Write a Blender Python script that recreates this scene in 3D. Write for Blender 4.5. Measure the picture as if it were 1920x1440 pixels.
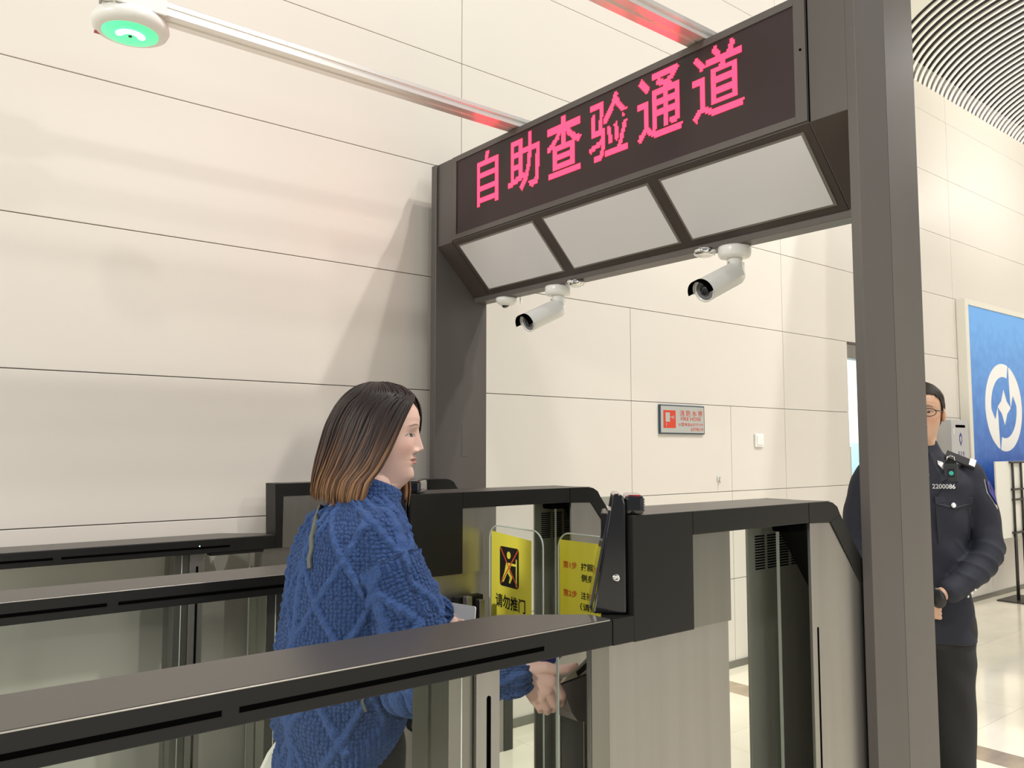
import bpy, bmesh, math, random
import numpy as np
from mathutils import Vector, Matrix, Euler
random.seed(7); RNG = np.random.default_rng(7)
PI = math.pi
scene = bpy.context.scene
C = scene.collection
for o in list(bpy.data.objects): bpy.data.objects.remove(o)

# ---------------------------------------------------------------- camera
F_PX = 1554.0; PITCH = math.atan(121/1554.0); YAW = math.radians(50.93); CAM_H = 1.48
cam_d = bpy.data.cameras.new('camera'); cam = bpy.data.objects.new('camera', cam_d); C.objects.link(cam)
cam_d.sensor_fit = 'HORIZONTAL'; cam_d.sensor_width = 36; cam_d.lens = 36*F_PX/1920
cam_d.clip_start = 0.05; cam_d.clip_end = 200
cam.location = (0, 0, CAM_H); cam.rotation_euler = (PI/2+PITCH, 0, YAW-PI/2)
scene.camera = cam
# ---------------------------------------------------------------- world, lights, exposure
w = bpy.data.worlds.new('world'); scene.world = w; w.use_nodes = True
w.node_tree.nodes['Background'].inputs[0].default_value = (0.90, 0.93, 0.97, 1)
w.node_tree.nodes['Background'].inputs[1].default_value = 0.27
def area(name, loc, size, power, col=(1, .965, .90), size_y=None, target=None, spread=None):
    d = bpy.data.lights.new(name, 'AREA'); d.energy = power; d.color = col; d.size = size
    if size_y: d.shape = 'RECTANGLE'; d.size_y = size_y
    if spread: d.spread = spread
    o = bpy.data.objects.new(name, d); C.objects.link(o); o.location = loc
    if target is not None:
        o.rotation_euler = (Vector(target)-Vector(loc)).to_track_quat('-Z', 'Y').to_euler()
    return o
WT = (2.2, 3.5, 2.2)
area('hall_lamp', (8.8, -4.9, 16.2), .5, 1350, target=WT)
area('hall_lamp', (6.6, -4.9, 18.3), .5, 1050, target=WT)
area('hall_lamp', (4.5, -9.1, 7.2), .45, 150, target=WT)
area('hall_lamp', (4.5, -9.1, 10.2), .45, 150, target=WT)
area('hall_lamp', (-2.0, -5.5, 12.0), .6, 200, target=WT)
area('canopy_lamp', (9.2, 1.0, 4.85), .8, 62)
area('canopy_lamp', (7.2, 0.6, 4.85), .6, 36)
area('canopy_lamp', (11.5, 1.5, 4.85), .8, 58)
area('hall_lamp', (-9.0, .8, 5.2), 1.0, 560, target=(2.2, 2.0, 1.6))  # added fill from the -X side, brightens the notices and sign face
area('rear_fill', (0.5, -8.5, 2.2), 7.0, 130, col=(.97, .98, 1.0), size_y=2.6, target=(0.5, 3.5, 1.2))  # added fill panel behind the camera, evens out the lower wall
area('slat_fill', (9.6, .3, 2.2), .8, 110, target=(9.4, 1.2, 5.0), spread=math.radians(105))  # added upward fill, out of view, brightens the ceiling slats
area('corridor_lamp', (9.6, 5.0, 2.9), 1.2, 160, col=(.8, .92, 1.0))
vs = scene.view_settings
vs.view_transform = 'Standard'; vs.look = 'None'; vs.gamma = 1; vs.use_curve_mapping = False
vs.exposure = -0.08

# ---------------------------------------------------------------- materials
def mat(name, col=(.8, .8, .8), rough=.5, metal=0.0, emit=None, estr=1.0, noise=None, bump=None, coat=0, spec=None):
    m = bpy.data.materials.new(name); m.use_nodes = True
    nt = m.node_tree; b = nt.nodes['Principled BSDF']
    b.inputs['Base Color'].default_value = (*col, 1); b.inputs['Roughness'].default_value = rough
    b.inputs['Metallic'].default_value = metal
    if coat: b.inputs['Coat Weight'].default_value = coat; b.inputs['Coat Roughness'].default_value = .08
    if spec is not None: b.inputs['Specular IOR Level'].default_value = spec
    if emit: b.inputs['Emission Color'].default_value = (*emit, 1); b.inputs['Emission Strength'].default_value = estr
    tc = None
    if noise or bump: tc = nt.nodes.new('ShaderNodeTexCoord')
    if noise:   # (scale xyz, amount, detail)
        sc, amt, det = noise
        mp = nt.nodes.new('ShaderNodeMapping'); mp.inputs['Scale'].default_value = sc
        nt.links.new(tc.outputs['Object'], mp.inputs[0])
        n = nt.nodes.new('ShaderNodeTexNoise'); n.inputs['Scale'].default_value = 1; n.inputs['Detail'].default_value = det
        nt.links.new(mp.outputs[0], n.inputs[0])
        r = nt.nodes.new('ShaderNodeMapRange'); r.inputs[1].default_value = .3; r.inputs[2].default_value = .7
        r.inputs[3].default_value = 1-amt; r.inputs[4].default_value = 1+amt
        nt.links.new(n.outputs['Fac'], r.inputs[0])
        v = nt.nodes.new('ShaderNodeVectorMath'); v.operation = 'SCALE'; v.inputs[0].default_value = col
        nt.links.new(r.outputs[0], v.inputs['Scale']); nt.links.new(v.outputs[0], b.inputs['Base Color'])
    if bump:    # (scale xyz, strength, distance)
        sc, st, di = bump
        mp = nt.nodes.new('ShaderNodeMapping'); mp.inputs['Scale'].default_value = sc
        nt.links.new(tc.outputs['Object'], mp.inputs[0])
        n = nt.nodes.new('ShaderNodeTexNoise'); n.inputs['Scale'].default_value = 1; n.inputs['Detail'].default_value = 3
        nt.links.new(mp.outputs[0], n.inputs[0])
        bp = nt.nodes.new('ShaderNodeBump'); bp.inputs['Strength'].default_value = st; bp.inputs['Distance'].default_value = di
        nt.links.new(n.outputs['Fac'], bp.inputs['Height']); nt.links.new(bp.outputs[0], b.inputs['Normal'])
    return m
def glass_mat(name, tint, gloss=.10, rough=.03):
    m = bpy.data.materials.new(name); m.use_nodes = True; nt = m.node_tree; nt.nodes.clear()
    out = nt.nodes.new('ShaderNodeOutputMaterial'); mx = nt.nodes.new('ShaderNodeMixShader')
    t = nt.nodes.new('ShaderNodeBsdfTransparent'); t.inputs[0].default_value = (*tint, 1)
    g = nt.nodes.new('ShaderNodeBsdfGlossy'); g.inputs['Roughness'].default_value = rough
    g.inputs[0].default_value = (.8, .85, .8, 1)
    mx.inputs[0].default_value = gloss
    nt.links.new(t.outputs[0], mx.inputs[1]); nt.links.new(g.outputs[0], mx.inputs[2]); nt.links.new(mx.outputs[0], out.inputs[0])
    return m
M = {}
M['wall'] = mat('wall_panel_paint', (.74, .695, .63), .38, noise=((.6, .6, .6), .02, 2), spec=.4)
M['joint'] = mat('joint_dark', (.17, .155, .14), .8)  # dark backing colour seen through the panel and tile joints
M['floor'] = mat('cream_marble', (.92, .86, .71), .10, noise=((1.2, 3.5, 1), .07, 6), spec=.5)
M['stripe'] = mat('brown_marble', (.42, .33, .22), .12, noise=((3, 8, 1), .25, 6))
M['ceil'] = mat('ceiling_white', (.80, .80, .74), .7)
M['slat'] = mat('slat_white', (.93, .92, .88), .5)
M['plenum'] = mat('plenum_dark', (.035, .03, .03), .9)
M['steel'] = mat('brushed_steel', (.335, .325, .31), .34, .9, noise=((28, 28, 1.0), .045, 2))
M['steel_d'] = mat('brushed_steel_dark', (.22, .22, .20), .28, .9, noise=((28, 28, 1.0), .045, 2))
M['post'] = mat('gate_frame_metallic_paint', (.110, .099, .092), .42, .2, noise=((3, 3, .7), .10, 3))
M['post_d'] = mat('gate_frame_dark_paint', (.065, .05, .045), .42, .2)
M['black'] = mat('black_powder_coat', (.010, .0098, .0092), .42, 0, spec=.26, bump=((900, 900, 900), .05, .0004))
M['blackg'] = mat('black_gloss', (.010, .010, .012), .12, 0, coat=.4)
M['slot'] = mat('slot_black', (.002, .002, .002), .9, spec=0)
M['railtop'] = mat('rail_top_anodised', (.085, .078, .072), .36, .3)
M['glass'] = glass_mat('lane_glass', (.975, .985, .975), .006, .05)
M['glass2'] = glass_mat('far_lane_glass', (.95, .962, .952), .02, .12)
M['acrylic'] = glass_mat('acrylic', (.965, .975, .965), .03, .03)
M['gedge'] = mat('glass_edge', (.62, .68, .62), .2)
M['yellow'] = mat('yellow_poster', (.95, .87, .085), .45)
M['plate'] = mat('inner_plate_steel', (.44, .44, .38), .45, .25, noise=((28, 28, 1.0), .05, 2))
M['ink'] = mat('black_ink', (.012, .01, .008), .5)
M['redink'] = mat('red_ink', (.75, .10, .03), .5)
M['led_bg'] = mat('led_panel', (.022, .006, .008), .45)
M['led'] = mat('led_red', (.1, .0, .0), .5, emit=(1.0, .019, .052), estr=6.0)
M['difl'] = mat('light_diffuser', (.68, .665, .68), .35)
M['alu'] = mat('aluminium_profile', (.86, .84, .80), .28, .55)
M['edge_glint'] = mat('edge_glint_metal', (.42, .40, .37), .3, .6)  # brighter metal for the highlight drawn along the rail edges
M['alu_g'] = mat('aluminium_groove', (.25, .23, .21), .4, .5)
M['white'] = mat('white_plastic', (.85, .85, .82), .30)
M['green'] = mat('green_light', (.1, .9, .4), .4, emit=(.10, .85, .30), estr=1.0)
M['green2'] = mat('green_light_core', (.5, 1, .8), .4, emit=(.55, 1, .80), estr=3)
M['lens'] = mat('camera_lens', (.02, .02, .025), .08, coat=.5)
M['lensring'] = mat('lens_ring_grey', (.22, .22, .24), .35)
M['chrome'] = mat('chrome', (.75, .75, .74), .12, 1)
M['skin'] = None
M['blue_board'] = None
M['cream'] = mat('cream_board', (.90, .88, .80), .45)
M['frame_w'] = mat('billboard_frame', (.80, .77, .68), .4)
M['pole'] = mat('black_steel_pole', (.03, .025, .02), .4)
M['navy'] = mat('navy_wool', (.016, .018, .030), .80, bump=((500, 500, 500), .15, .001))
M['navy_t'] = mat('navy_trousers', (.022, .021, .022), .85, bump=((400, 400, 400), .1, .001))
M['silver'] = mat('silver_badge', (.85, .84, .82), .25, .6)
M['pants'] = mat('black_trousers', (.010, .010, .013), .8)
M['shoe'] = mat('black_leather', (.012, .011, .011), .3)
M['paper'] = mat('white_paper', (.93, .92, .90), .5)
M['strap'] = mat('grey_strap', (.10, .11, .095), .6)
M['tote'] = mat('white_canvas', (.82, .83, .76), .7, bump=((30, 30, 30), .2, .01))
M['bluep'] = mat('blue_plate', (.012, .012, .20), .4)
M['beige'] = mat('beige_plastic', (.46, .45, .34), .45)
M['greyp'] = mat('grey_plastic', (.17, .155, .145), .45)
M['sign_g'] = mat('sign_grey', (.44, .45, .42), .4)
M['sign_r'] = mat('sign_red', (.62, .055, .025), .45)
M['sign_b'] = mat('sign_frame_blue', (.03, .06, .09), .4)
M['redtag'] = mat('red_tag', (.45, .05, .06), .4)
M['day'] = mat('lit_corridor_wall', (.55, .72, .80), .6)
M['day2'] = mat('corridor_wall_pale', (.80, .84, .86), .6)
M['teal'] = mat('teal_screen', (.02, .25, .2), .4, emit=(.05, .45, .33), estr=.5)
M['dev'] = mat('body_camera_case', (.03, .035, .035), .4)
M['box_g'] = mat('grey_metal_box', (.55, .55, .56), .35, .2)
M['eyew'] = mat('spectacle_frame', (.02, .012, .01), .3)
def blue_board():
    m = mat('blue_print', (.04, .19, .62), .45); nt = m.node_tree; b = nt.nodes['Principled BSDF']
    tc = nt.nodes.new('ShaderNodeTexCoord'); sp = nt.nodes.new('ShaderNodeSeparateXYZ'); nt.links.new(tc.outputs['Generated'], sp.inputs[0])
    rr = nt.nodes.new('ShaderNodeValToRGB'); e = rr.color_ramp.elements
    e[0].position = .1; e[0].color = (.015, .09, .46, 1); e[1].position = .85; e[1].color = (.17, .44, .92, 1)
    wv = nt.nodes.new('ShaderNodeTexVoronoi'); mp = nt.nodes.new('ShaderNodeMapping'); mp.inputs['Scale'].default_value = (34, 1, 26)
    mp.inputs['Rotation'].default_value = (0, .5, 0)
    nt.links.new(tc.outputs['Generated'], mp.inputs[0]); nt.links.new(mp.outputs[0], wv.inputs['Vector']); wv.inputs['Scale'].default_value = 1
    ma = nt.nodes.new('ShaderNodeMath'); ma.operation = 'MULTIPLY_ADD'; ma.inputs[1].default_value = -.16
    nt.links.new(wv.outputs['Distance'], ma.inputs[0]); nt.links.new(sp.outputs['Z'], ma.inputs[2]); nt.links.new(ma.outputs[0], rr.inputs[0])
    nt.links.new(rr.outputs[0], b.inputs['Base Color']); return m
M['blue_board'] = blue_board()
def skin_mat(name):
    m = mat(name, (.62, .36, .25), .45); nt = m.node_tree; b = nt.nodes['Principled BSDF']
    a = nt.nodes.new('ShaderNodeAttribute'); a.attribute_name = 'tone'
    nt.links.new(a.outputs['Color'], b.inputs['Base Color'])
    b.inputs['Subsurface Weight'].default_value = .12; b.inputs['Subsurface Radius'].default_value = (.01, .004, .002)
    return m
M['skin'] = skin_mat('skin')
def knit_mat():
    m = mat('blue_wool_knit', (.028, .075, .24), .95, spec=.15); nt = m.node_tree; b = nt.nodes['Principled BSDF']; L = nt.links
    a = nt.nodes.new('ShaderNodeAttribute'); a.attribute_name = 'knit'
    tc = nt.nodes.new('ShaderNodeTexCoord')
    mp = nt.nodes.new('ShaderNodeMapping'); mp.inputs['Scale'].default_value = (95, 110, 1); L.new(a.outputs['Vector'], mp.inputs[0])
    v = nt.nodes.new('ShaderNodeTexVoronoi'); v.inputs['Scale'].default_value = 1; v.inputs['Randomness'].default_value = .45; L.new(mp.outputs[0], v.inputs['Vector'])
    v.voronoi_dimensions = '2D'
    n = nt.nodes.new('ShaderNodeTexNoise'); n.inputs['Scale'].default_value = 260; n.inputs['Detail'].default_value = 4; L.new(tc.outputs['Object'], n.inputs[0])
    # knit relief: attribute z holds the cable mask (1 on cords, 0 on moss stitch)
    sp = nt.nodes.new('ShaderNodeSeparateXYZ'); L.new(a.outputs['Vector'], sp.inputs[0])
    inv = nt.nodes.new('ShaderNodeMath'); inv.operation = 'SUBTRACT'; inv.inputs[0].default_value = 1.0; L.new(sp.outputs['Z'], inv.inputs[1])
    st = nt.nodes.new('ShaderNodeMath'); st.operation = 'MULTIPLY'; L.new(v.outputs['Distance'], st.inputs[0]); L.new(inv.outputs[0], st.inputs[1])
    ad = nt.nodes.new('ShaderNodeMath'); ad.operation = 'MULTIPLY_ADD'; ad.inputs[1].default_value = -1.3; L.new(st.outputs[0], ad.inputs[0]); L.new(n.outputs['Fac'], ad.inputs[2])
    bp = nt.nodes.new('ShaderNodeBump'); bp.inputs['Strength'].default_value = 1.0; bp.inputs['Distance'].default_value = .0085
    L.new(ad.outputs[0], bp.inputs['Height']); L.new(bp.outputs[0], b.inputs['Normal'])
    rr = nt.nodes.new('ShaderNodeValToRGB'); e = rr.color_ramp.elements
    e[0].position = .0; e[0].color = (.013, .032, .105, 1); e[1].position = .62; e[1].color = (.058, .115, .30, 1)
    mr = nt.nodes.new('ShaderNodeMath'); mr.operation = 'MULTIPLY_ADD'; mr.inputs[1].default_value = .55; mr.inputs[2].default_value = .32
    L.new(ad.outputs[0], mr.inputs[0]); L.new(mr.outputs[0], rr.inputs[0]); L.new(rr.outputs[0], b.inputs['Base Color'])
    b.inputs['Sheen Weight'].default_value = .35; b.inputs['Sheen Tint'].default_value = (.3, .45, .9, 1); b.inputs['Sheen Roughness'].default_value = .5
    return m
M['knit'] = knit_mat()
def hair_mat(name, dyed=True):
    m = mat(name, (.03, .02, .015), .46, spec=.35); nt = m.node_tree; b = nt.nodes['Principled BSDF']; L = nt.links
    a = nt.nodes.new('ShaderNodeAttribute'); a.attribute_name = 'strand'   # x: lock id, y: 0 root .. 1 tip
    sp = nt.nodes.new('ShaderNodeSeparateXYZ'); L.new(a.outputs['Vector'], sp.inputs[0])
    if dyed:
        cb = nt.nodes.new('ShaderNodeCombineXYZ'); L.new(sp.outputs['X'], cb.inputs[0])
        yy = nt.nodes.new('ShaderNodeMath'); yy.operation = 'MULTIPLY'; yy.inputs[1].default_value = .15; L.new(sp.outputs['Y'], yy.inputs[0]); L.new(yy.outputs[0], cb.inputs[1])
        n = nt.nodes.new('ShaderNodeTexNoise'); n.inputs['Scale'].default_value = 9; n.inputs['Detail'].default_value = 3; L.new(cb.outputs[0], n.inputs[0])
        ma = nt.nodes.new('ShaderNodeMath'); ma.operation = 'MULTIPLY_ADD'; ma.inputs[1].default_value = 1.5; ma.inputs[2].default_value = -.74
        L.new(n.outputs['Fac'], ma.inputs[0])
        ad = nt.nodes.new('ShaderNodeMath'); ad.operation = 'ADD'; L.new(ma.outputs[0], ad.inputs[0]); L.new(sp.outputs['Y'], ad.inputs[1])
        rr = nt.nodes.new('ShaderNodeValToRGB'); e = rr.color_ramp.elements
        e[0].position = .30; e[0].color = (.018, .011, .010, 1); e[1].position = 1.0; e[1].color = (.27, .145, .068, 1)
        k = rr.color_ramp.elements.new(.58); k.color = (.042, .022, .017, 1)
        k = rr.color_ramp.elements.new(.80); k.color = (.105, .053, .030, 1)
        L.new(ad.outputs[0], rr.inputs[0]); L.new(rr.outputs[0], b.inputs['Base Color'])
    cb2 = nt.nodes.new('ShaderNodeCombineXYZ'); L.new(sp.outputs['X'], cb2.inputs[0])
    n2 = nt.nodes.new('ShaderNodeTexNoise'); n2.inputs['Scale'].default_value = 60; L.new(cb2.outputs[0], n2.inputs[0])
    bp = nt.nodes.new('ShaderNodeBump'); bp.inputs['Strength'].default_value = .5; bp.inputs['Distance'].default_value = .002
    L.new(n2.outputs['Fac'], bp.inputs['Height']); L.new(bp.outputs[0], b.inputs['Normal'])
    return m
M['hair'] = hair_mat('dyed_brown_hair'); M['hair_b'] = hair_mat('black_hair', False)

# ---------------------------------------------------------------- helpers
def link(o, parent=None):
    C.objects.link(o)
    if parent is not None: o.parent = parent
    return o
def thing(name, label, cat, loc=(0, 0, 0), rotz=0, group=None):
    o = bpy.data.objects.new(name, None); o.empty_display_size = .05; link(o)
    o.location = loc; o.rotation_euler = (0, 0, rotz); o['label'] = label; o['category'] = cat
    if group: o['group'] = group
    return o
def tag(o, label, cat, group=None):
    o['label'] = label; o['category'] = cat
    if group: o['group'] = group
    return o
def struct(o): o['kind'] = 'structure'; return o
def mesh_obj(name, verts, faces, m, parent=None, smooth=False, label=None, kind=None):
    me = bpy.data.meshes.new(name); me.from_pydata([tuple(v) for v in verts], [], [tuple(f) for f in faces]); me.update()
    if m: me.materials.append(m)
    if smooth: me.shade_smooth()
    o = bpy.data.objects.new(name, me); link(o, parent)
    if label: o['label'] = label
    if kind: o['kind'] = kind
    return o
def bm_obj(name, bm, m, parent=None, smooth=False, label=None, kind=None):
    me = bpy.data.meshes.new(name); bmesh.ops.recalc_face_normals(bm, faces=bm.faces[:]); bm.to_mesh(me); bm.free(); me.materials.append(m)
    if smooth: me.shade_smooth()
    o = bpy.data.objects.new(name, me); link(o, parent)
    if label: o['label'] = label
    if kind: o['kind'] = kind
    return o
def add_box(bm, a, b, bev=0.0, rot=None):
    a = Vector(a); b = Vector(b); c = (a+b)/2; s = b-a
    t = bmesh.new(); bmesh.ops.create_cube(t, size=1)
    for v in t.verts: v.co = Vector((v.co.x*s.x, v.co.y*s.y, v.co.z*s.z))
    if bev: bmesh.ops.bevel(t, geom=t.edges[:], offset=bev, segments=2, affect='EDGES', profile=.5)
    if rot is not None:
        for v in t.verts: v.co = rot @ v.co
    for v in t.verts: v.co += c
    me = bpy.data.meshes.new('t'); t.to_mesh(me); t.free(); bm.from_mesh(me); bpy.data.meshes.remove(me)
def box(name, a, b, m, parent=None, bev=0.0, label=None, kind=None, rot=None):
    bm = bmesh.new(); add_box(bm, a, b, bev, rot); return bm_obj(name, bm, m, parent, False, label, kind)
def add_prism(bm, pts, axis, lo, hi, bev=0.0):
    """polygon pts (2D) extruded along axis ('x','y','z') from lo to hi"""
    def P3(p, h):
        return {'y': (p[0], h, p[1]), 'z': (p[0], p[1], h), 'x': (h, p[0], p[1])}[axis]
    t = bmesh.new()
    v0 = [t.verts.new(P3(p, lo)) for p in pts]; v1 = [t.verts.new(P3(p, hi)) for p in pts]
    n = len(pts); t.faces.new(v0); t.faces.new(v1[::-1])
    for i in range(n): t.faces.new((v0[i], v1[i], v1[(i+1) % n], v0[(i+1) % n]))
    bmesh.ops.recalc_face_normals(t, faces=t.faces[:])
    if bev: bmesh.ops.bevel(t, geom=t.edges[:], offset=bev, segments=2, affect='EDGES', profile=.5)
    me = bpy.data.meshes.new('t'); t.to_mesh(me); t.free(); bm.from_mesh(me); bpy.data.meshes.remove(me)
def prism(name, pts, axis, lo, hi, m, parent=None, bev=0.0, label=None):
    bm = bmesh.new(); add_prism(bm, pts, axis, lo, hi, bev); return bm_obj(name, bm, m, parent, False, label)
def add_tube(bm, pts, radii, seg=12, caps=True, up=(0, 0, 1), flat=1.0):
    pts = [Vector(p) for p in pts]; n = len(pts)
    if not hasattr(radii, '__len__'): radii = [radii]*n
    rings = []; x = None
    for i, p in enumerate(pts):
        d = (pts[min(i+1, n-1)]-pts[max(i-1, 0)])
        if d.length < 1e-9: d = Vector(up)
        d.normalize()
        if x is None:
            u = Vector(up)
            if abs(u.dot(d)) > .95: u = Vector((1, 0, 0)) if abs(d.x) < .9 else Vector((0, 1, 0))
            x = (u-d*u.dot(d)).normalized()
        else: x = (x-d*x.dot(d)).normalized()
        y = d.cross(x)
        rings.append([bm.verts.new(p+(x*math.cos(2*PI*k/seg)+y*math.sin(2*PI*k/seg)*flat)*radii[i]) for k in range(seg)])
    for i in range(n-1):
        for k in range(seg):
            bm.faces.new((rings[i][k], rings[i][(k+1) % seg], rings[i+1][(k+1) % seg], rings[i+1][k]))
    if caps: bm.faces.new(rings[0][::-1]); bm.faces.new(rings[-1])
def tube(name, pts, r, m, parent=None, seg=12, smooth=True, label=None, flat=1.0):
    bm = bmesh.new(); add_tube(bm, pts, r, seg, flat=flat)
    o = bm_obj(name, bm, m, parent, False, label)
    if smooth:
        for p in o.data.polygons: p.use_smooth = len(p.vertices) == 4
    return o
def text_geom(body, size=1.0, offset=0.0, bold=False):
    """triangulated glyph outlines in the XY plane, centred on x"""
    cu = bpy.data.curves.new('t', 'FONT'); cu.body = body; cu.size = size; cu.offset = offset; cu.align_x = 'CENTER'; cu.align_y = 'CENTER'
    cu.resolution_u = 3
    o = bpy.data.objects.new('t', cu); C.objects.link(o)
    dg = bpy.context.evaluated_depsgraph_get(); me = o.evaluated_get(dg).to_mesh()
    V = np.array([v.co[:] for v in me.vertices]) if len(me.vertices) else np.zeros((0, 3))
    Fc = [tuple(p.vertices) for p in me.polygons]
    o.evaluated_get(dg).to_mesh_clear(); bpy.data.objects.remove(o); bpy.data.curves.remove(cu)
    return V, Fc
def flat_text(name, body, origin, ux, uy, width, height, m, parent, offset=0.0, eps=.0008, label=None):
    """glyphs stretched to width x height round origin, lying on the plane ux, uy"""
    V, Fc = text_geom(body, 1.0, offset)
    if not len(V): return None
    lo, hi = V.min(0), V.max(0); s = hi-lo
    ux, uy = Vector(ux).normalized(), Vector(uy).normalized(); n = ux.cross(uy)
    vv = []
    for v in V:
        a = ((v[0]-lo[0])/s[0]-.5)*width; b = ((v[1]-lo[1])/s[1]-.5)*height
        vv.append(Vector(origin)+ux*a+uy*b+n*eps)
    return mesh_obj(name, vv, Fc, m, parent, label=label)
def poly_obj(name, pts, origin, ux, uy, m, parent, th=.001, eps=0.0, label=None):
    """thin plate with outline pts (2D) on the plane ux, uy; n = ux x uy points to the viewer"""
    ux, uy = Vector(ux).normalized(), Vector(uy).normalized(); n = ux.cross(uy); O = Vector(origin)
    bm = bmesh.new()
    v0 = [bm.verts.new(O+ux*p[0]+uy*p[1]+n*eps) for p in pts]; v1 = [bm.verts.new(O+ux*p[0]+uy*p[1]+n*(eps+th)) for p in pts]
    k = len(pts); bm.faces.new(v0); bm.faces.new(v1[::-1])
    for i in range(k): bm.faces.new((v0[i], v1[i], v1[(i+1) % k], v0[(i+1) % k]))
    return bm_obj(name, bm, m, parent, False, label)
def rrect(x0, y0, x1, y1, r, n=6):
    P = []
    for cx_, cy_, a in ((x1-r, y1-r, 0), (x0+r, y1-r, 90), (x0+r, y0+r, 180), (x1-r, y0+r, 270)):
        for i in range(n+1):
            t = math.radians(a+90*i/n); P.append((cx_+r*math.cos(t), cy_+r*math.sin(t)))
    return P
def lathe(name, prof, m, parent=None, loc=(0, 0, 0), axis=(0, 0, 1), seg=40, label=None, smooth=True):
    q = Vector((0, 0, 1)).rotation_difference(Vector(axis).normalized()); loc = Vector(loc)
    vs_, fs = [], []
    for r, z in prof:
        for k in range(seg):
            vs_.append(loc+q @ Vector((r*math.cos(2*PI*k/seg), r*math.sin(2*PI*k/seg), z)))
    n = len(prof)
    for i in range(n-1):
        for k in range(seg):
            fs.append((i*seg+k, i*seg+(k+1) % seg, (i+1)*seg+(k+1) % seg, (i+1)*seg+k))
    fs.append(tuple(range(seg))[::-1]); fs.append(tuple((n-1)*seg+k for k in range(seg)))
    o = mesh_obj(name, vs_, fs, m, parent, smooth=False, label=label)
    bm = bmesh.new(); bm.from_mesh(o.data); bmesh.ops.recalc_face_normals(bm, faces=bm.faces[:]); bm.to_mesh(o.data); bm.free()
    if smooth:
        for p in o.data.polygons: p.use_smooth = len(p.vertices) == 4
    return o
def remeshed(bm, voxel, smooth=4, fac=.5):
    """voxel-union of the closed shells in bm, smoothed; returns verts, faces as numpy / list"""
    bmesh.ops.recalc_face_normals(bm, faces=bm.faces[:])
    me = bpy.data.meshes.new('r'); bm.to_mesh(me); bm.free()
    o = bpy.data.objects.new('r', me); C.objects.link(o)
    r = o.modifiers.new('r', 'REMESH'); r.mode = 'VOXEL'; r.voxel_size = voxel; r.adaptivity = 0
    if smooth: s = o.modifiers.new('s', 'SMOOTH'); s.iterations = smooth; s.factor = fac
    dg = bpy.context.evaluated_depsgraph_get(); ev = o.evaluated_get(dg); em = ev.to_mesh()
    n = len(em.vertices); V = np.empty(n*3); em.vertices.foreach_get('co', V); V = V.reshape(-1, 3)
    Fc = [tuple(p.vertices) for p in em.polygons]
    nr = np.empty(n*3); em.vertices.foreach_get('normal', nr); nr = nr.reshape(-1, 3)
    ev.to_mesh_clear(); bpy.data.objects.remove(o); bpy.data.meshes.remove(me)
    return V, Fc, nr
def set_attr(o, name, data, typ='FLOAT_VECTOR'):
    a = o.data.attributes.new(name, typ, 'POINT')
    if typ == 'FLOAT_COLOR': a.data.foreach_set('color', np.c_[data, np.ones(len(data))].ravel())
    else: a.data.foreach_set('vector', np.asarray(data, float).ravel())
def ball(bm, c, r, s=(1, 1, 1), rot=None):
    t = bmesh.new(); bmesh.ops.create_icosphere(t, subdivisions=3, radius=r)
    for v in t.verts:
        p = Vector((v.co.x*s[0], v.co.y*s[1], v.co.z*s[2]))
        if rot is not None: p = rot @ p
        v.co = p+Vector(c)
    me = bpy.data.meshes.new('t'); t.to_mesh(me); t.free(); bm.from_mesh(me); bpy.data.meshes.remove(me)
def chain(bm, pts, radii, seg=16):
    """rounded tapered limb: tube segments with balls at the joints"""
    for i in range(len(pts)-1):
        a, b = Vector(pts[i]), Vector(pts[i+1])
        add_tube(bm, [a, b], [radii[i], radii[i+1]], seg)
    for p, r in zip(pts, radii): ball(bm, p, r)
def ringloft(bm, rings, seg=36, power=2.3):
    """rings: (cx, cy, z, a, b, rot) superellipse sections, closed ends"""
    R = []
    for cx_, cy_, z, a, b, ro in rings:
        L = []
        for k in range(seg):
            t = 2*PI*k/seg; c_, s_ = math.cos(t), math.sin(t)
            x = a*math.copysign(abs(c_)**(2/power), c_); y = b*math.copysign(abs(s_)**(2/power), s_)
            L.append(bm.verts.new((cx_+x*math.cos(ro)-y*math.sin(ro), cy_+x*math.sin(ro)+y*math.cos(ro), z)))
        R.append(L)
    for i in range(len(R)-1):
        for k in range(seg): bm.faces.new((R[i][k], R[i][(k+1) % seg], R[i+1][(k+1) % seg], R[i+1][k]))
    bm.faces.new(R[0][::-1]); bm.faces.new(R[-1])

# ================================================================ THE ROOM
WY = 3.52
# ---- floor: base slab with separate stone tiles in the part in view
fl = box('floor', (-6, -9, -.12), (14.5, WY+4.2, -.006), M['joint']); struct(fl)
tile_me = None
T = .8
xs = [-.5+T*i for i in range(0, 7)]
def add_tiles(x0, x1, y0, y1):
    nx = max(1, round((x1-x0)/T)); ny = max(1, round((y1-y0)/T)); k = 0
    dx, dy = (x1-x0)/nx, (y1-y0)/ny
    me = None
    for i in range(nx):
        for j in range(ny):
            if me is None:
                o = box('floor_tile', (-dx/2+.0008, -dy/2+.0008, -.012), (dx/2-.0008, dy/2-.0008, 0), M['floor'], fl); me = o.data
            else: o = bpy.data.objects.new('floor_tile', me); link(o, fl)
            o.location = (x0+dx*(i+.5), y0+dy*(j+.5), 0)
add_tiles(4.50, 12.5, -1.2, WY)
add_tiles(-1.1, 4.30, -1.2, WY)
for j in range(6):
    y0 = -1.2+(WY+1.2)/6*j; box('floor_tile', (4.301, y0+.0008, -.012), (4.499, y0+(WY+1.2)/6-.0008, 0), M['stripe'], fl, label='brown border tile')
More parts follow.
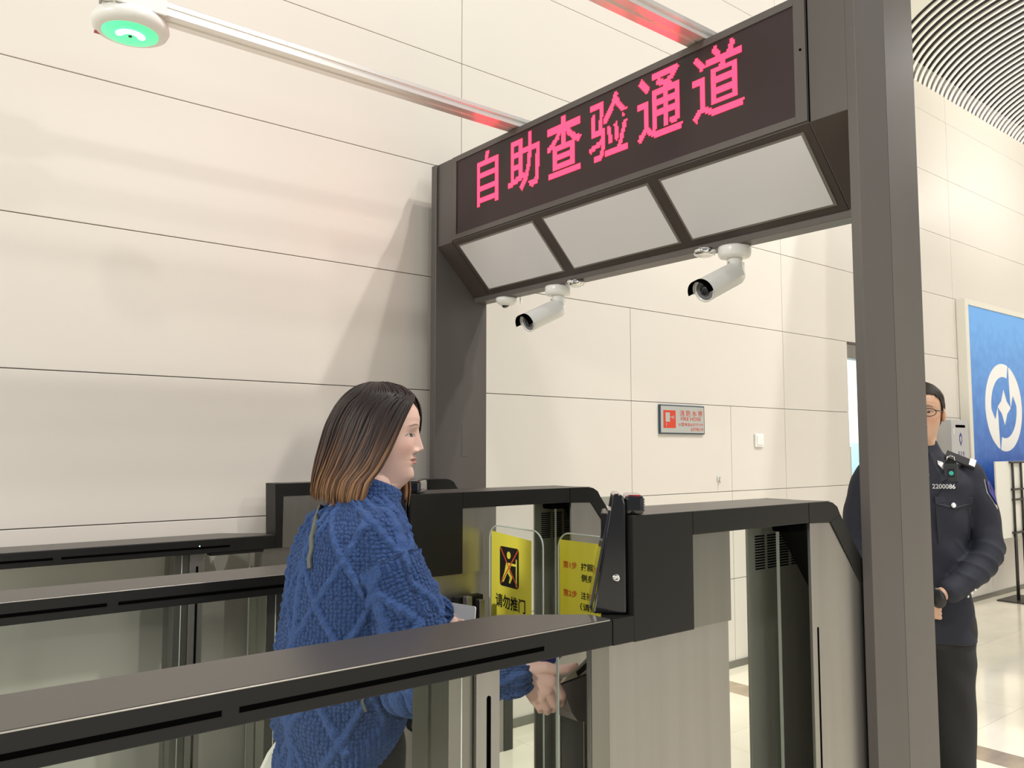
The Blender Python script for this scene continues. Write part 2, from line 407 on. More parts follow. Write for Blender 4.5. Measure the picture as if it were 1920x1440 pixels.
# outer floor in large plain field
box('floor_tile', (-6, -9, -.012), (14.5, -1.202, 0), M['floor'], fl); box('floor_tile', (-6, -1.198, -.012), (-1.102, WY, 0), M['floor'], fl)
box('floor_tile', (12.502, -1.198, -.012), (14.5, WY, 0), M['floor'], fl)
box('floor_tile', (5.5, WY+.02, -.012), (13.5, WY+4.2, 0), M['floor'], fl)
# ---- back wall of cream metal panels
DX0, DX1, DZ = 6.405, 7.55, 2.345
wb = bmesh.new()
add_box(wb, (-6, WY+.014, 0), (DX0, WY+.10, 6.6)); add_box(wb, (DX1, WY+.014, 0), (14.5, WY+.10, 6.6)); add_box(wb, (DX0, WY+.014, DZ), (DX1, WY+.10, 6.6))
wall = struct(bm_obj('wall_back', wb, M['joint']))
zs = [0, .59, 1.186, 1.775, 2.358, 2.948, 3.545, 4.13, 4.72, 5.31, 5.9, 6.49]
cols = [-6.3, -3.39, -.44, 2.51, 5.48, 8.43, 11.38, 14.5]
def wpanel(x0, x1, z0, z1):
    g = .0018
    box('wall_panel', (x0+g, WY, z0+g), (x1-g, WY+.0135, z1-g), M['wall'], wall, bev=.0016)
for i in range(len(cols)-1):
    for j in range(len(zs)-1):
        x0, x1, z0, z1 = cols[i], cols[i+1], zs[j], zs[j+1]
        cuts = [x0, x1]
        if i == 3 and z1 < 2.4: cuts = [x0, 3.81, x1]
        if i == 3 and z1 < 1.8: cuts = [x0, 3.81, 4.82, x1]
        if i == 4 and z1 < 2.4:
            wpanel(x0, DX0, z0, z1); wpanel(DX1, x1, z0, z1); continue
        for a, b in zip(cuts[:-1], cuts[1:]): wpanel(a, b, z0, z1)
# doorway with its steel frame and the lit corridor behind
dr = bmesh.new()
add_box(dr, (DX0-.035, WY+.10, 0), (DX0+.012, WY+.16, DZ), .003); add_box(dr, (DX1-.012, WY+.10, 0), (DX1+.035, WY+.16, DZ), .003)
add_box(dr, (DX0-.03, WY+.10, DZ-.0), (DX1+.03, WY+.16, DZ+.05), .003); add_box(dr, (DX0, WY+.02, DZ-.12), (DX1, WY+.099, DZ-.001), .003)
door = struct(bm_obj('door_1', dr, M['steel']))
box('door_glass', (DX0+.01, WY+.10, .02), (DX1-.01, WY+.112, DZ-.11), M['acrylic'], door)
box('door_handle', (DX0+.08, WY+.05, .9), (DX0+.11, WY+.08, 1.5), M['chrome'], door, bev=.006)
struct(box('wall_corridor', (5.0, WY+2.2, 0), (13.5, WY+2.3, 3.0), M['day2']))
struct(box('edge_glint_1', (5.0, WY+2.12, 0), (13.5, WY+2.2, 1.55), M['day']))
struct(box('ceiling_corridor', (5.0, WY+.10, 3.0), (13.5, WY+2.3, 3.05), M['ceil']))
struct(box('baseboard_back', (-6, WY-.012, 0), (DX0-.06, WY-.0005, .045), M['steel_d']))
struct(box('baseboard_right', (DX1+.06, WY-.012, 0), (14.5, WY-.0005, .045), M['steel_d']))
struct(box('wall_right', (14.5, -9, 0), (14.6, WY+.1, 5.2), M['wall']))
# ---- ceiling: plain field at the left, curved slats at the right
CZ = 4.98
cb = bmesh.new()
add_box(cb, (6.2, -2.0, CZ+.20), (14.6, WY+.10, CZ+.28))
ceil = struct(bm_obj('ceiling', cb, M['plenum']))
R0 = 2.19; CX, CY = 1.06, -1.91    # centre of the slat arc relative to where it meets the wall
def arcpt(x0, y, r=0.0):
    rr = R0+r; dy = y-(WY+CY)
    return x0+CX-math.sqrt(max(rr*rr-dy*dy, 0))
ys = [WY-(WY-(-.2))*i/30 for i in range(31)]
# slat mesh shared by every slat
def slat_mesh():
    V, Fc = [], []
    th0, th1 = math.atan2(-CY, -CX), math.pi+.35
    n = 26
    for i in range(n+1):
        t = th0+(th1-th0)*i/n
        for r, z in ((R0-.0125, 0), (R0+.0125, 0), (R0+.0125, .014), (R0-.0125, .014)):
            V.append((CX+r*math.cos(t), CY+r*math.sin(t), z))
    for i in range(n):
        for k in range(4): Fc.append((4*i+k, 4*i+(k+1) % 4, 4*i+4+(k+1) % 4, 4*i+4+k))
    Fc += [(0, 1, 2, 3), (4*n+3, 4*n+2, 4*n+1, 4*n)]
    return V, Fc
V, Fc = slat_mesh(); first = mesh_obj('ceiling_slat', V, Fc, M['slat'], ceil); first.location = (7.36, WY, CZ)
bmx = bmesh.new(); bmx.from_mesh(first.data); bmesh.ops.recalc_face_normals(bmx, faces=bmx.faces[:]); bmx.to_mesh(first.data); bmx.free()
for k in range(1, 66):
    o = bpy.data.objects.new('ceiling_slat', first.data); link(o, ceil); o.location = (7.36+.0925*k, WY, CZ)
# plain ceiling left of the slats (its edge follows the first slat)
pts = []
th0, th1 = math.atan2(-CY, -CX), math.pi+.35
for i in range(25):
    t = th0+(th1-th0)*i/24; r = R0
    pts.append((7.36-.07+CX+r*math.cos(t), WY+CY+r*math.sin(t)))
pts += [(pts[-1][0]+.2, -2.0), (6.2, -2.0), (6.2, WY)]
struct(prism('ceiling_plain', pts, 'z', CZ, CZ+.06, M['ceil']))

# ================================================================ THE GATE FRAME WITH THE LED SIGN
X0 = 2.27; D = .224; YN = 1.222; YF = 3.38; ZT = 2.896; ZS = 2.480; ZB = ZS-.232
gf = thing('gate_frame', 'tall grey metal portal frame with a red LED sign across two posts', 'gate frame', (X0, 2.3, 0))
gf_inv = Matrix.Translation((-X0, -2.3, 0))
def gpart(o): o.matrix_parent_inverse = gf_inv; return o
# near post (towards the camera) and far post
def post(ya, yb, ztop):
    bm = bmesh.new()
    add_prism(bm, [(X0, ya+.010), (X0+.145, ya-.006), (X0+.145, yb), (X0, yb)], 'z', 0, ztop, .001)
    o = gpart(bm_obj('post', bm, M['post'], gf))
    # second leaf of the casing, a hair proud of the first
    bm = bmesh.new(); add_prism(bm, [(X0+.1465, ya-.006), (X0+.350, ya+.002), (X0+.350, yb), (X0+.1465, yb)], 'z', 0, ztop, .001)
    q = bm_obj('casing', bm, M['post'], o); return o
post(1.183, YN, 3.35)
p2 = bmesh.new(); add_box(p2, (X0-.012, YF, 0), (X0+.305, YF+.045, ZT), .003)
fp = gpart(bm_obj('post', p2, M['post'], gf))
box('access_plate', (X0+.15, YF-.0015, 1.44), (X0+.19, YF, 1.60), M['post'], fp, bev=.0005)
prism('base_foot', [(X0-.02, 1.16), (X0+.40, 1.16), (X0+.40, 1.218), (X0-.02, 1.218)], 'z', 0, .012, M['post_d'], gf, .002).matrix_parent_inverse = gf_inv
# beam: housing in section X/Z extruded along Y
sec = [(X0, ZS), (X0, ZT), (X0+.30, ZT), (X0+.30, ZB-.026), (X0+D, ZB-.026), (X0+D, ZB)]
beam = gpart(prism('beam', sec, 'y', YN, YF, M['post'], gf, .0015))
SY0, SY1 = 1.345, 3.252     # sign housing between the end caps
# end cap seams (recess lines)
for y in (SY0, SY1):
    o = box('seam', (X0-.0012, y-.0022, ZS), (X0+.002, y+.0022, ZT-.002), M['slot'], beam)
# dark slanted soffit
sl = Vector((D, 0, ZB-ZS)).normalized(); nrm = Vector((sl.z, 0, -sl.x))   # outward normal (-x,-z)
def on_slant(t, y, e=0.0): return Vector((X0, y, ZS))+sl*t+nrm*e
SL = math.hypot(D, ZS-ZB)
def slant_plate(name, t0, t1, y0, y1, e0, e1, m, parent, bev=0):
    bm = bmesh.new(); v = [bm.verts.new(on_slant(t, y, e)) for e in (e0, e1) for t, y in ((t0, y0), (t1, y0), (t1, y1), (t0, y1))]
    for f in ((0, 1, 2, 3), (7, 6, 5, 4), (0, 4, 5, 1), (1, 5, 6, 2), (2, 6, 7, 3), (3, 7, 4, 0)): bm.faces.new([v[i] for i in f])
    bmesh.ops.recalc_face_normals(bm, faces=bm.faces[:])
    if bev: bmesh.ops.bevel(bm, geom=bm.edges[:], offset=bev, segments=1, affect='EDGES')
    return bm_obj(name, bm, m, parent)
soffit = gpart(slant_plate('soffit', .003, SL-.002, SY0+.003, SY1-.003, 0, .004, M['post_d'], gf))
for y0, y1 in ((2.668, 3.222), (2.013, 2.610), (1.374, 1.962)):
    q = slant_plate('light_panel', .022, SL-.028, y0, y1, .004, .007, M['frame_w'] if False else M['alu_g'], gf); gpart(q)
    slant_plate('diffuser', .030, SL-.036, y0+.010, y1-.010, .006, .0095, M['difl'], q)
for y0, y1 in ((YN+.003, SY0-.003), (SY1+.003, YF-.003)): gpart(slant_plate('end_cap', .001, SL, y0, y1, 0, .003, M['post_d'], gf))
# sign frame and display
sf = bmesh.new()
a, b, c_, d_ = SY0+.004, SY1-.004, ZS+.004, ZT-.003
for (y0, z0, y1, z1) in ((a, c_, a+.040, d_), (b-.032, c_, b, d_), (a+.040, c_, b-.032, c_+.024), (a+.040, d_-.026, b-.032, d_)):
    add_box(sf, (X0-.008, y0, z0), (X0+.001, y1, z1), .0012)
gpart(bm_obj('sign_bezel', sf, M['post'], gf))
gpart(lathe('lock', [(.004, 0), (.004, .002)], M['slot'], gf, (X0-.008, 1.366, 2.715), (-1, 0, 0), 12))
disp = gpart(box('led_display', (X0-.003, a+.038, c_+.022), (X0+.002, b-.030, d_-.024), M['led_bg'], gf))
def led_char(ch, yc, zc, wy, hz, N=32):
    V, Fc = text_geom(ch, 1.0, .012)
    if not len(V): return
    lo, hi = V.min(0), V.max(0); s = hi-lo
    G = np.zeros((N, N), bool); gx = lo[0]+(np.arange(N)+.5)/N*s[0]; gy = lo[1]+(np.arange(N)+.5)/N*s[1]
    X, Y = np.meshgrid(gx, gy)
    for f in Fc:
        for k in range(1, len(f)-1):
            A, B, Cc = V[f[0]], V[f[k]], V[f[k+1]]
            d = (B[0]-A[0])*(Cc[1]-A[1])-(B[1]-A[1])*(Cc[0]-A[0])
            if abs(d) < 1e-12: continue
            u = ((X-A[0])*(Cc[1]-A[1])-(Y-A[1])*(Cc[0]-A[0]))/d; v = ((B[0]-A[0])*(Y-A[1])-(B[1]-A[1])*(X-A[0]))/d
            G |= (u >= -.001) & (v >= -.001) & (u+v <= 1.001)
    vs_, fs = [], []; cy, cz = wy/N, hz/N
    for j in range(N):
        for i in range(N):
            if not G[j, i]: continue
            y = yc+wy/2-(i+.5)*cy; z = zc-hz/2+(j+.5)*cz; h = .5
            n = len(vs_); x = X0-.0042
            vs_ += [(x, y+h*cy, z-h*cz), (x, y-h*cy, z-h*cz), (x, y-h*cy, z+h*cz), (x, y+h*cy, z+h*cz)]; fs.append((n, n+1, n+2, n+3))
    mesh_obj('led_character', vs_, fs, M['led'], disp, kind='stuff')
for k, ch in enumerate('自助查验通道'):
    led_char(ch, 2.969-.2575*k, 2.727+.0006*k, .213 if k else .16, .250)

# ---- aluminium bars running out from the beam, with the round green sensor
def bar(yc, x0, x1, label):
    t = thing('aluminium_bar', label, 'metal bar', (x0, yc, ZT), group='aluminium bars running out from the sign beam')
    inv = Matrix.Translation((-x0, -yc, -ZT))
    sec = [(-.04, 0), (-.008, 0), (-.008, .006), (.008, .006), (.008, 0), (.04, 0), (.04, .012), (.034, .012), (.034, .026), (.04, .026), (.04, .04), (-.04, .04), (-.04, .026), (-.034, .026), (-.034, .012), (-.04, .012)]
    sec = [(p[0]+yc, p[1]*1.05+ZT+.001) for p in sec]
    o = prism('profile', sec, 'x', x0, x1, M['alu'], t); o.matrix_parent_inverse = inv
    o = box('end_cap', (x0-.003, yc-.039, ZT+.002), (x0, yc+.039, ZT+.041), M['alu_g'], t); o.matrix_parent_inverse = inv
    return t
bar(2.782, .585, X0+.27, 'aluminium bar nearer the wall, carrying the round green sensor')
bar(1.768, .585, X0+.27, 'aluminium bar above the middle of the LED sign, glowing red below')
sen = thing('round_sensor', 'white disc-shaped sensor with a glowing green ring under the aluminium bar', 'sensor', (.69, 2.84, 2.86))
def sp(o): o.location = Vector(o.location)-Vector((.69, 2.84, 2.86)); return o
cx_, cy_, cz_ = .685, 2.845, 2.862
sp(lathe('housing', [(.05, .055), (.085, .052), (.108, .038), (.118, .018), (.120, .004), (.114, -.008), (.100, -.014), (.088, -.016)], M['white'], sen, (cx_, cy_, cz_)))
sp(lathe('glow_ring', [(.088, 0), (.086, -.0175), (.060, -.022), (.048, -.0235)], M['green'], sen, (cx_, cy_, cz_)))
bmr = bmesh.new()
for i in range(22):
    pass
N = 26; vs_, fs = [], []
for i in range(N+1):
    t = math.radians(158+205*i/N) ; e = .012*min(1, (min(i, N-i)/3.0)**.5)
    for r in (.034-e, .034+e): vs_ += [(cx_+r*math.cos(t), cy_+r*math.sin(t), cz_-.0275), (cx_+r*math.cos(t), cy_+r*math.sin(t), cz_-.020)]
for i in range(N):
    a_ = 4*i; b_ = a_+4
    fs += [(a_, a_+2, b_+2, b_), (a_+1, b_+1, b_+3, a_+3), (a_, b_, b_+1, a_+1), (a_+2, a_+3, b_+3, b_+2)]
sp(mesh_obj('lit_arc', vs_, fs, M['green2'], sen))
sp(lathe('lens', [(.006, -.0265), (.006, -.018)], M['ink'], sen, (cx_, cy_, cz_), seg=14))
sp(box('red_tag', (cx_-.094, cy_+.052, cz_-.012), (cx_-.074, cy_+.076, cz_-.004), M['redtag'], sen))
brk = sp(box('bracket', (cx_-.075, cy_-.105, cz_+.03), (cx_+.085, cy_-.097, cz_+.14), M['white'], sen, bev=.003))
for i in range(5): box('vent', (cx_-.055+.027*i, cy_-.107, cz_+.085), (cx_-.040+.027*i, cy_-.1045, cz_+.088), M['alu_g'], brk)
sp(box('bracket', (cx_-.075, cy_-.105, cz_+.03), (cx_-.067, cy_+.02, cz_+.14), M['white'], sen, bev=.003))

# ---- cameras under the beam
def bullet(loc, label, axis=(-.90, .04, -.42), k=1.0):
    x, y, z = loc
    t = thing('bullet_camera', label, 'security camera', loc, group='bullet cameras under the sign beam')
    lathe('mount', [(.058*k, 0), (.060*k, -.006), (.060*k, -.030*k), (.054*k, -.040*k), (.030*k, -.044*k)], M['white'], t, (0, 0, 0))
    b = tube('neck', [(0, 0, -.040*k), (0, 0, -.075*k), (-.006, .006, -.095*k), (-.018, .014, -.108*k)], [.028*k, .028*k, .027*k, .026*k], M['white'], t, 20)
    box('clip', (.008, -.030, -.125*k), (.018, -.014, -.06*k), M['white'], t, bev=.002)
    a = Vector(axis).normalized(); c = Vector((.004, -.006, -.100*k)); L = .205*k
    body = lathe('housing', [(.020*k, -.005), (.036*k, .0), (.040*k, .012), (.041*k, L-.02), (.042*k, L), (.037*k, L), (.035*k, L-.008)], M['white'], t, c, a, 36)
    lathe('lens_ring', [(.034*k, L-.012), (.034*k, L-.004), (.021*k, L-.006)], M['lensring'], t, c, a, 32)
    lathe('lens', [(.021*k, L-.014), (.021*k, L-.003), (.014*k, L+.001), (.004*k, L+.002)], M['lens'], t, c, a, 28)
    # sun shield: partial shell above, black lip in front
    side = a.cross(Vector((0, 0, 1))).normalized(); up = side.cross(a)
    def shell(name, r0, r1, s0, s1, deg, m):
        V, Fc = [], []; n = 22
        for i in range(n+1):
            th = math.radians(90-deg+2*deg*i/n); d = side*math.cos(th)+up*math.sin(th)
            for r in (r0, r1):
                for s_ in (s0, s1): V.append(c+a*s_+d*r)
        for i in range(n):
            p, q = 4*i, 4*i+4
            Fc += [(p, p+1, q+1, q), (p+2, q+2, q+3, p+3), (p, q, q+2, p+2), (p+1, p+3, q+3, q+1)]
        Fc += [(0, 2, 3, 1), (4*n, 4*n+1, 4*n+3, 4*n+2)]
        return mesh_obj(name, V, Fc, m, t, smooth=False)
    shell('sun_shield', .0435*k, .0465*k, .02*k, L+.006, 96, M['white']); shell('shield_lip', .043*k, .0475*k, L+.006, L+.030, 92, M['slot'])
    for s_ in (.03,): lathe('screw', [(.005, 0), (.005, .010), (.002, .012)], M['chrome'], t, c+a*s_+up*.044*k, up, 10)
    return t
ZU = ZB-.026
bullet((2.535, 2.787, ZU), 'white bullet security camera, left one of the two under the sign beam')
bullet((2.535, 1.82, ZU), 'white bullet security camera, right one under the beam, nearer the thick post')
def puck(loc, label):
    t = thing('chrome_spotlight', label, 'spotlight', loc, group='chrome spotlights under the sign beam')
    lathe('ring', [(.030, 0), (.040, -.004), (.043, -.014), (.038, -.024), (.026, -.029)], M['chrome'], t)
    lathe('lens', [(.025, -.027), (.022, -.033), (.010, -.036)], M['acrylic'], t)
puck((2.495, 2.630, ZU), 'small chrome spotlight beside the left bullet camera')
puck((2.470, 1.905, ZU), 'small chrome spotlight beside the right bullet camera')
t = thing('dome_camera', 'small white dome camera at the far left end of the beam underside', 'security camera', (2.535, 3.165, ZU))
lathe('housing', [(.052, 0), (.054, -.008), (.050, -.022), (.034, -.034), (.018, -.038)], M['white'], t)
lathe('lens', [(.018, -.030), (.020, -.036), (.016, -.046), (.006, -.050)], M['lens'], t, (-.012, .012, 0), (-.3, .2, 1))
box('bracket', (.040, -.062, -.03), (.050, -.054, 0), M['white'], t)

# ================================================================ TURNSTILE CABINETS
def cabinet(y0, s, label, kind, rail_dep=.185, deep=.195, dm=0.0):
    """y0 front plane, s shift along the lane; kind near | mid | far"""
    t = thing('passage_gate', label, 'turnstile', (1.6+s, y0+.1, 0), group='passage gates side by side')
    inv = Matrix.Translation((-1.6-s, -y0-.1, 0))
    def A(o): o.matrix_parent_inverse = inv; return o
    X = lambda v: v+s
    y1 = y0+deep; yr = y0+rail_dep
    # low rail, tapering in plan where it meets the tall head
    J = X(1.262)
    plan = [(-2.4, y0), (J, y0), (J, y0+.07 if kind != 'far' else y0+.09), (X(1.11), yr), (-2.4, yr)]
    rail = A(prism('rail', plan, 'z', 1.074, 1.1275, M['black'], t, .0022))
    pl = [(-2.398, y0+.0035), (J-.003, y0+.0035), (J-.003, y0+.066), (X(1.108), yr-.003), (-2.398, yr-.003)]
    prism('rail_top', pl, 'z', 1.1274, 1.1284, M['railtop'], rail)
    if kind != 'far': box('edge_highlight', (-2.4, y0-.0004, 1.1256), (X(1.255), y0+.0018, 1.1281), M['edge_glint'], rail, bev=.0009)  # bright strip modelled in place of the glint on the rail's bevel
    for a, b in ((-1.9, -1.1), (-1.08, -.15), (-.13, .452), (.478, 1.074)):
        box('sensor_slot', (X(a), y0-.0006, 1.0925), (X(b), y0+.004, 1.1010), M['slot'], rail)
    if kind == 'far':
        lathe('indicator', [(.0022, 0), (.0022, .0012)], M['green2'], rail, (X(.955), y0-.0006, 1.104), (0, -1, 0), 10)
        box('sensor_bar', (X(1.0), y0+.004, 1.062), (X(1.215), y0+.05, 1.074), M['black'], rail, bev=.003)
    # glass infill and posts under the rail
    gm = M['glass'] if kind == 'near' else M['glass2']
    for a, b in ((-2.3, -1.02), (-.90, .872), (.983, 1.188)):
        g = A(box('glass_panel', (X(a), y0+.085, .10), (X(b), y0+.095, 1.074), gm, t))
    if kind == 'near': A(box('edge_post', (X(1.210), y0+.009, 0), (X(1.2605), y0+.0125, 1.073), M['steel_d'], t))
    A(box('glass_edge', (X(1.1885), y0+.087, .10), (X(1.1915), y0+.093, 1.074), M['gedge'], t))
    for a in (-1.02, .872):
        p = A(box('post', (X(a), y0+.028, 0), (X(a)+.053, y0+.15, 1.074), M['steel_d'], t, bev=.001))
        q = A(box('post', (X(a)+.054, y0+.018, 0), (X(a)+.108, y0+.15, 1.074), M['steel'], t, bev=.001))
        prism('light_slot', [(p_[0]+X(a)+.082, p_[1]) for p_ in rrect(-.0045, .12, .0045, 1.026, .0044, 4)], 'y', y0+.0172, y0+.02, M['slot'], q)
        box('seam', (X(a)+.026, y0+.0274, .0), (X(a)+.0285, y0+.03, 1.073), M['gedge'], p)
    A(box('kick_plate', (-2.4, y0+.04, 0), (X(1.21), y0+.14, .10), M['steel'], t, bev=.002))
    # lower steel body
    A(prism('lower_body', [(X(1.210), y0+.012), (X(1.668), y0+.012), (X(1.668), y1-.012), (X(1.365), y1-.012), (X(1.210), y0+.024)] if kind != 'far' else [(X(1.210), y0+.012), (X(1.668), y0+.012), (X(1.668), y1-.012), (X(1.210), y1-.012)], 'z', 0, 1.073, M['steel'], t, .0012))
    # head: black front panel + upper steel
    if kind in ('near', 'mid'):
        xa = 1.328
        pb0 = bmesh.new(); add_prism(pb0, [(X(xa), y0), (X(1.527), y0), (X(1.527), y1), (X(1.43), y1), (X(xa), y0+.097)], 'z', 1.0718, 1.3362, .0015)
        add_prism(pb0, [(X(1.264), y0), (X(xa), y0), (X(xa), y0+.095), (X(1.264), y0+.036)], 'z', 1.0735, 1.1275, .001)
        A(bm_obj('front_panel', pb0, M['black'], t))
    else:
        A(prism('front_panel', [(X(1.262), 1.0735), (X(1.292), 1.0735), (X(1.292), 1.3362), (X(1.255), 1.3362)], 'y', y0-.002, y1, M['black'], t, .0015))
        A(box('upper_panel', (X(1.292), y0+.003, 1.073), (X(1.53), y1-.003, 1.284), M['steel'], t, bev=.001))
    A(box('upper_panel', (X(1.5275), y0+.003, 1.0735), (X(1.668), y1-.004, 1.284), M['steel_d'] if kind == 'near' else M['steel'], t, bev=.001))
    # black top beam and sloping end
    xb = 1.528 if kind != 'far' else 1.292
    tp = bmesh.new()
    add_prism(tp, [(X(xb), 1.2835), (X(2.008), 1.2835), (X(2.008), 1.3362), (X(xb), 1.3362)], 'y', y0, y1, .0015)
    A(bm_obj('top_beam', tp, M['black'], t))
    pt = [(X(1.332), y0+.003), (X(2.12), y0+.003), (X(2.05), y1-.003), (X(1.432), y1-.003), (X(1.332), y0+.094)] if kind != 'far' else [(X(xb)+.004, y0+.003), (X(2.12), y0+.003), (X(2.05), y1-.003), (X(xb), y1-.003)]
    A(prism('top_cover', pt, 'z', 1.3358, 1.3368, M['railtop'], t))
    arm = [(X(2.010), 1.2835), (X(2.116), 1.2800), (X(2.46), .872), (X(2.46), 0), (X(2.515), 0), (X(2.515), .885), (X(2.165), 1.300), (X(2.152), 1.320), (X(2.128), 1.3325), (X(2.105), 1.3362), (X(2.010), 1.3362)]
    bm = bmesh.new()
    # split in convex pieces
    add_prism(bm, [arm[0], arm[1], arm[6], arm[7], arm[8], arm[9], arm[10]], 'y', y0, y1, .0012)
    add_prism(bm, [arm[1], arm[2], arm[5], arm[6]], 'y', y0, y1, .0012)
    add_prism(bm, [arm[2], arm[3], arm[4], arm[5]], 'y', y0, y1, .0012)
    A(bm_obj('sloping_end', bm, M['black'], t))
    # rear body with louvre slots
    rear = A(box('rear_plate', (X(1.997), y0+.185, 0), (X(2.44), y0+.193, 1.283), M['plate'], t, bev=.001)) if kind != 'far' else A(box('rear_plate', (X(1.80), y0+.085, 0), (X(2.10), y0+.093, 1.283), M['steel_d'], t, bev=.001))
    if kind != 'far':
        vb = bmesh.new()
        for cxv in (2.030, 2.0895, 2.149, 2.209):
            for r in range(13):
                z = 1.231-.0076*r; add_box(vb, (X(cxv), y0+.1842, z-.0020), (X(cxv)+.046, y0+.187, z+.0020))
        bm_obj('louvre_slots', vb, M['slot'], rear, kind='stuff')
    else: A(box('end_core', (X(2.10), y0+.02, 0), (X(2.40), y0+.09, .80), M['steel_d'], t))
    box('sensor', (X(1.925), y0+.008, 1.262), (X(2.006), y0+.06, 1.283), M['slot'], rear, bev=.006)
    sp_ = [(X(2.018), 0), (X(2.459), 0), (X(2.459), .872), (X(2.1165), 1.279), (X(2.018), 1.2825)]
    side = A(prism('side_panel', sp_, 'y', y0+.004, y0+.013, M['steel'], t, .001))
    prism('light_slot', [(p_[0]+X(2.043), p_[1]) for p_ in rrect(-.0035, .15, .0035, 1.008, .0034, 4)], 'y', y0+.0033, y0+.006, M['slot'], side)
    ga, gb = (.118, .127) if kind != 'far' else (.05, .058)
    A(box('glass_leaf', (X(1.70), y0+ga, .05), (X(2.046), y0+gb, 1.278), M['glass2'], t))
    A(box('glass_edge', (X(2.0462), y0+ga, .05), (X(2.0485), y0+gb, 1.278), M['gedge'], t))
    # face-camera head
    if kind in ('near', 'mid'):
        # local frame: l runs back along the visible flank, m away behind it
        O_ = Vector((X(1.268), y0+.063, 0)); ang = math.radians(-43.5)
        Rm = Matrix.Translation(O_) @ Matrix.Rotation(ang, 4, 'Z')
        hp = [(0, 1.1295), (.071, 1.1295), (.071, 1.362), (.067, 1.377), (.058, 1.383), (.046, 1.383)]
        hd = A(prism('camera_head', hp, 'y', 0, .135, M['blackg'], t, .004)); hd.data.transform(Rm)
        scr = [(-.008, 1.140), (-.002, 1.136), (.041, 1.345), (.035, 1.348)]
        q = prism('screen', scr, 'y', .008, .150, M['lens'], hd, .001); q.data.transform(Rm)
        hb = bmesh.new(); add_box(hb, (.070, .006, 1.338), (.112, .128, 1.380), .009)
        bx = bm_obj('camera_block', hb, M['blackg'], hd); bx.data.transform(Rm)
        for k in range(5): q = box('fin', (.1115, .018, 1.345+.006*k), (.1135, .118, 1.3475+.006*k), M['greyp'], bx); q.data.transform(Rm)
        q = lathe('screw', [(.0085, 0), (.0085, .003), (.0045, .005), (.002, .003)], M['chrome'], hd, (.050, .0005, 1.205), (0, -1, 0), 20); q.data.transform(Rm)
        # console with fingerprint reader on the lane side
    return t
cabinet(1.225, 0, 'nearest black and steel passage gate, its rail crossing the picture below the woman', 'near')
cabinet(2.238, .082, 'middle black and steel passage gate with a camera head, right behind the woman', 'mid')
cabinet(3.275, .150, 'farthest black and steel passage gate standing along the panelled wall', 'far', rail_dep=.205, deep=.098)

# ---- fingerprint console on the lane side of the nearest gate
con = thing('fingerprint_console', 'beige and grey fingerprint reader console the woman presses with her thumb', 'fingerprint reader', (1.40, 1.50, 0))
ci = Matrix.Translation((-1.40, -1.50, 0))
def cpart(o): o.matrix_parent_inverse = ci; return o
cpart(prism('base', [(1.318, .938), (1.352, .868), (1.372, .845), (1.47, .825), (1.47, .955)], 'y', 1.445, 1.56, M['greyp'], con, .002))
cpart(prism('reader_face', [(1.314, .942), (1.470, .958), (1.470, 1.012), (1.428, 1.003)], 'y', 1.443, 1.562, M['beige'], con, .0015))
rf = cpart(box('finger_slot', (1.364, 1.4405, .960), (1.414, 1.4440, .972), M['ink'], con, rot=Matrix.Rotation(-.45, 3, 'Y')))
cpart(prism('blue_plate', [(1.318, .947), (1.425, 1.006), (1.470, 1.016), (1.470, 1.040), (1.318, 1.040)], 'y', 1.512, 1.518, M['bluep'], con))
cpart(box('stand', (1.405, 1.46, 0), (1.465, 1.54, .86), M['steel_d'], con, bev=.002))
con2 = thing('fingerprint_console', 'beige console with blue plate beside the left door leaf', 'fingerprint reader', (1.72, 2.20, 0))
ci2 = Matrix.Translation((-1.72, -2.20, 0))
def cp2(o): o.matrix_parent_inverse = ci2; return o
cp2(prism('base', [(1.675, .74), (1.77, .72), (1.77, .885), (1.70, .87), (1.675, .85)], 'y', 2.165, 2.232, M['beige'], con2, .002))
cp2(prism('blue_plate', [(1.66, .86), (1.675, .93), (1.73, .905), (1.73, .86)], 'y', 2.158, 2.163, M['bluep'], con2))
cp2(box('hinge_post', (1.575, 2.165, 0), (1.595, 2.19, 1.01), M['steel'], con2, bev=.002))
cp2(box('hinge_post', (1.625, 2.165, 0), (1.645, 2.19, .995), M['steel'], con2, bev=.002))
cp2(box('hinge_back', (1.560, 2.20, 0), (1.665, 2.232, 1.005), M['black'], con2, bev=.002))
# ---- swing door leaves with the yellow notices
def leaf(yl, wdt, rot, label, name='glass_door_leaf'):
    """hinged at yl (left in the picture), extends towards -Y; +u = picture right"""
    t = thing(name, label, 'gate door', (1.80, yl, 0), rot, group='swing door leaves between the gates')
    # plane: u -> -Y, v -> Z; normal u x v = (-Y) x Z = -X
    pl = rrect(0, .30, wdt, 1.213, .05, 8)
    poly_obj('pane', pl, (0, 0, 0), (0, -1, 0), (0, 0, 1), M['acrylic'], t, th=.009, eps=-.009)
    bm = bmesh.new(); add_tube(bm, [(0.0045, -p[0], p[1]) for p in pl+[pl[0]]], .0026, 8, caps=False)
    bm_obj('edge', bm, M['gedge'], t, smooth=True)
    return t
lf = leaf(2.225, .285, math.radians(-6.3), 'clear swing door leaf on the left with a yellow no-pushing notice')
U, VV = (0, -1, 0), (0, 0, 1)
lf.location = (1.706, 2.225, .077); lf.scale = (1, 1.09, .948)
ps = poly_obj('notice', [(.018, .90), (.235, .90), (.235, 1.180), (.018, 1.193)][::1], (-.0005, 0, 0), U, VV, M['yellow'], lf, th=.0006)
poly_obj('pictogram_plate', rrect(.067, 1.013, .170, 1.146, .011), (-.0012, 0, 0), U, VV, M['ink'], ps, th=.0004)
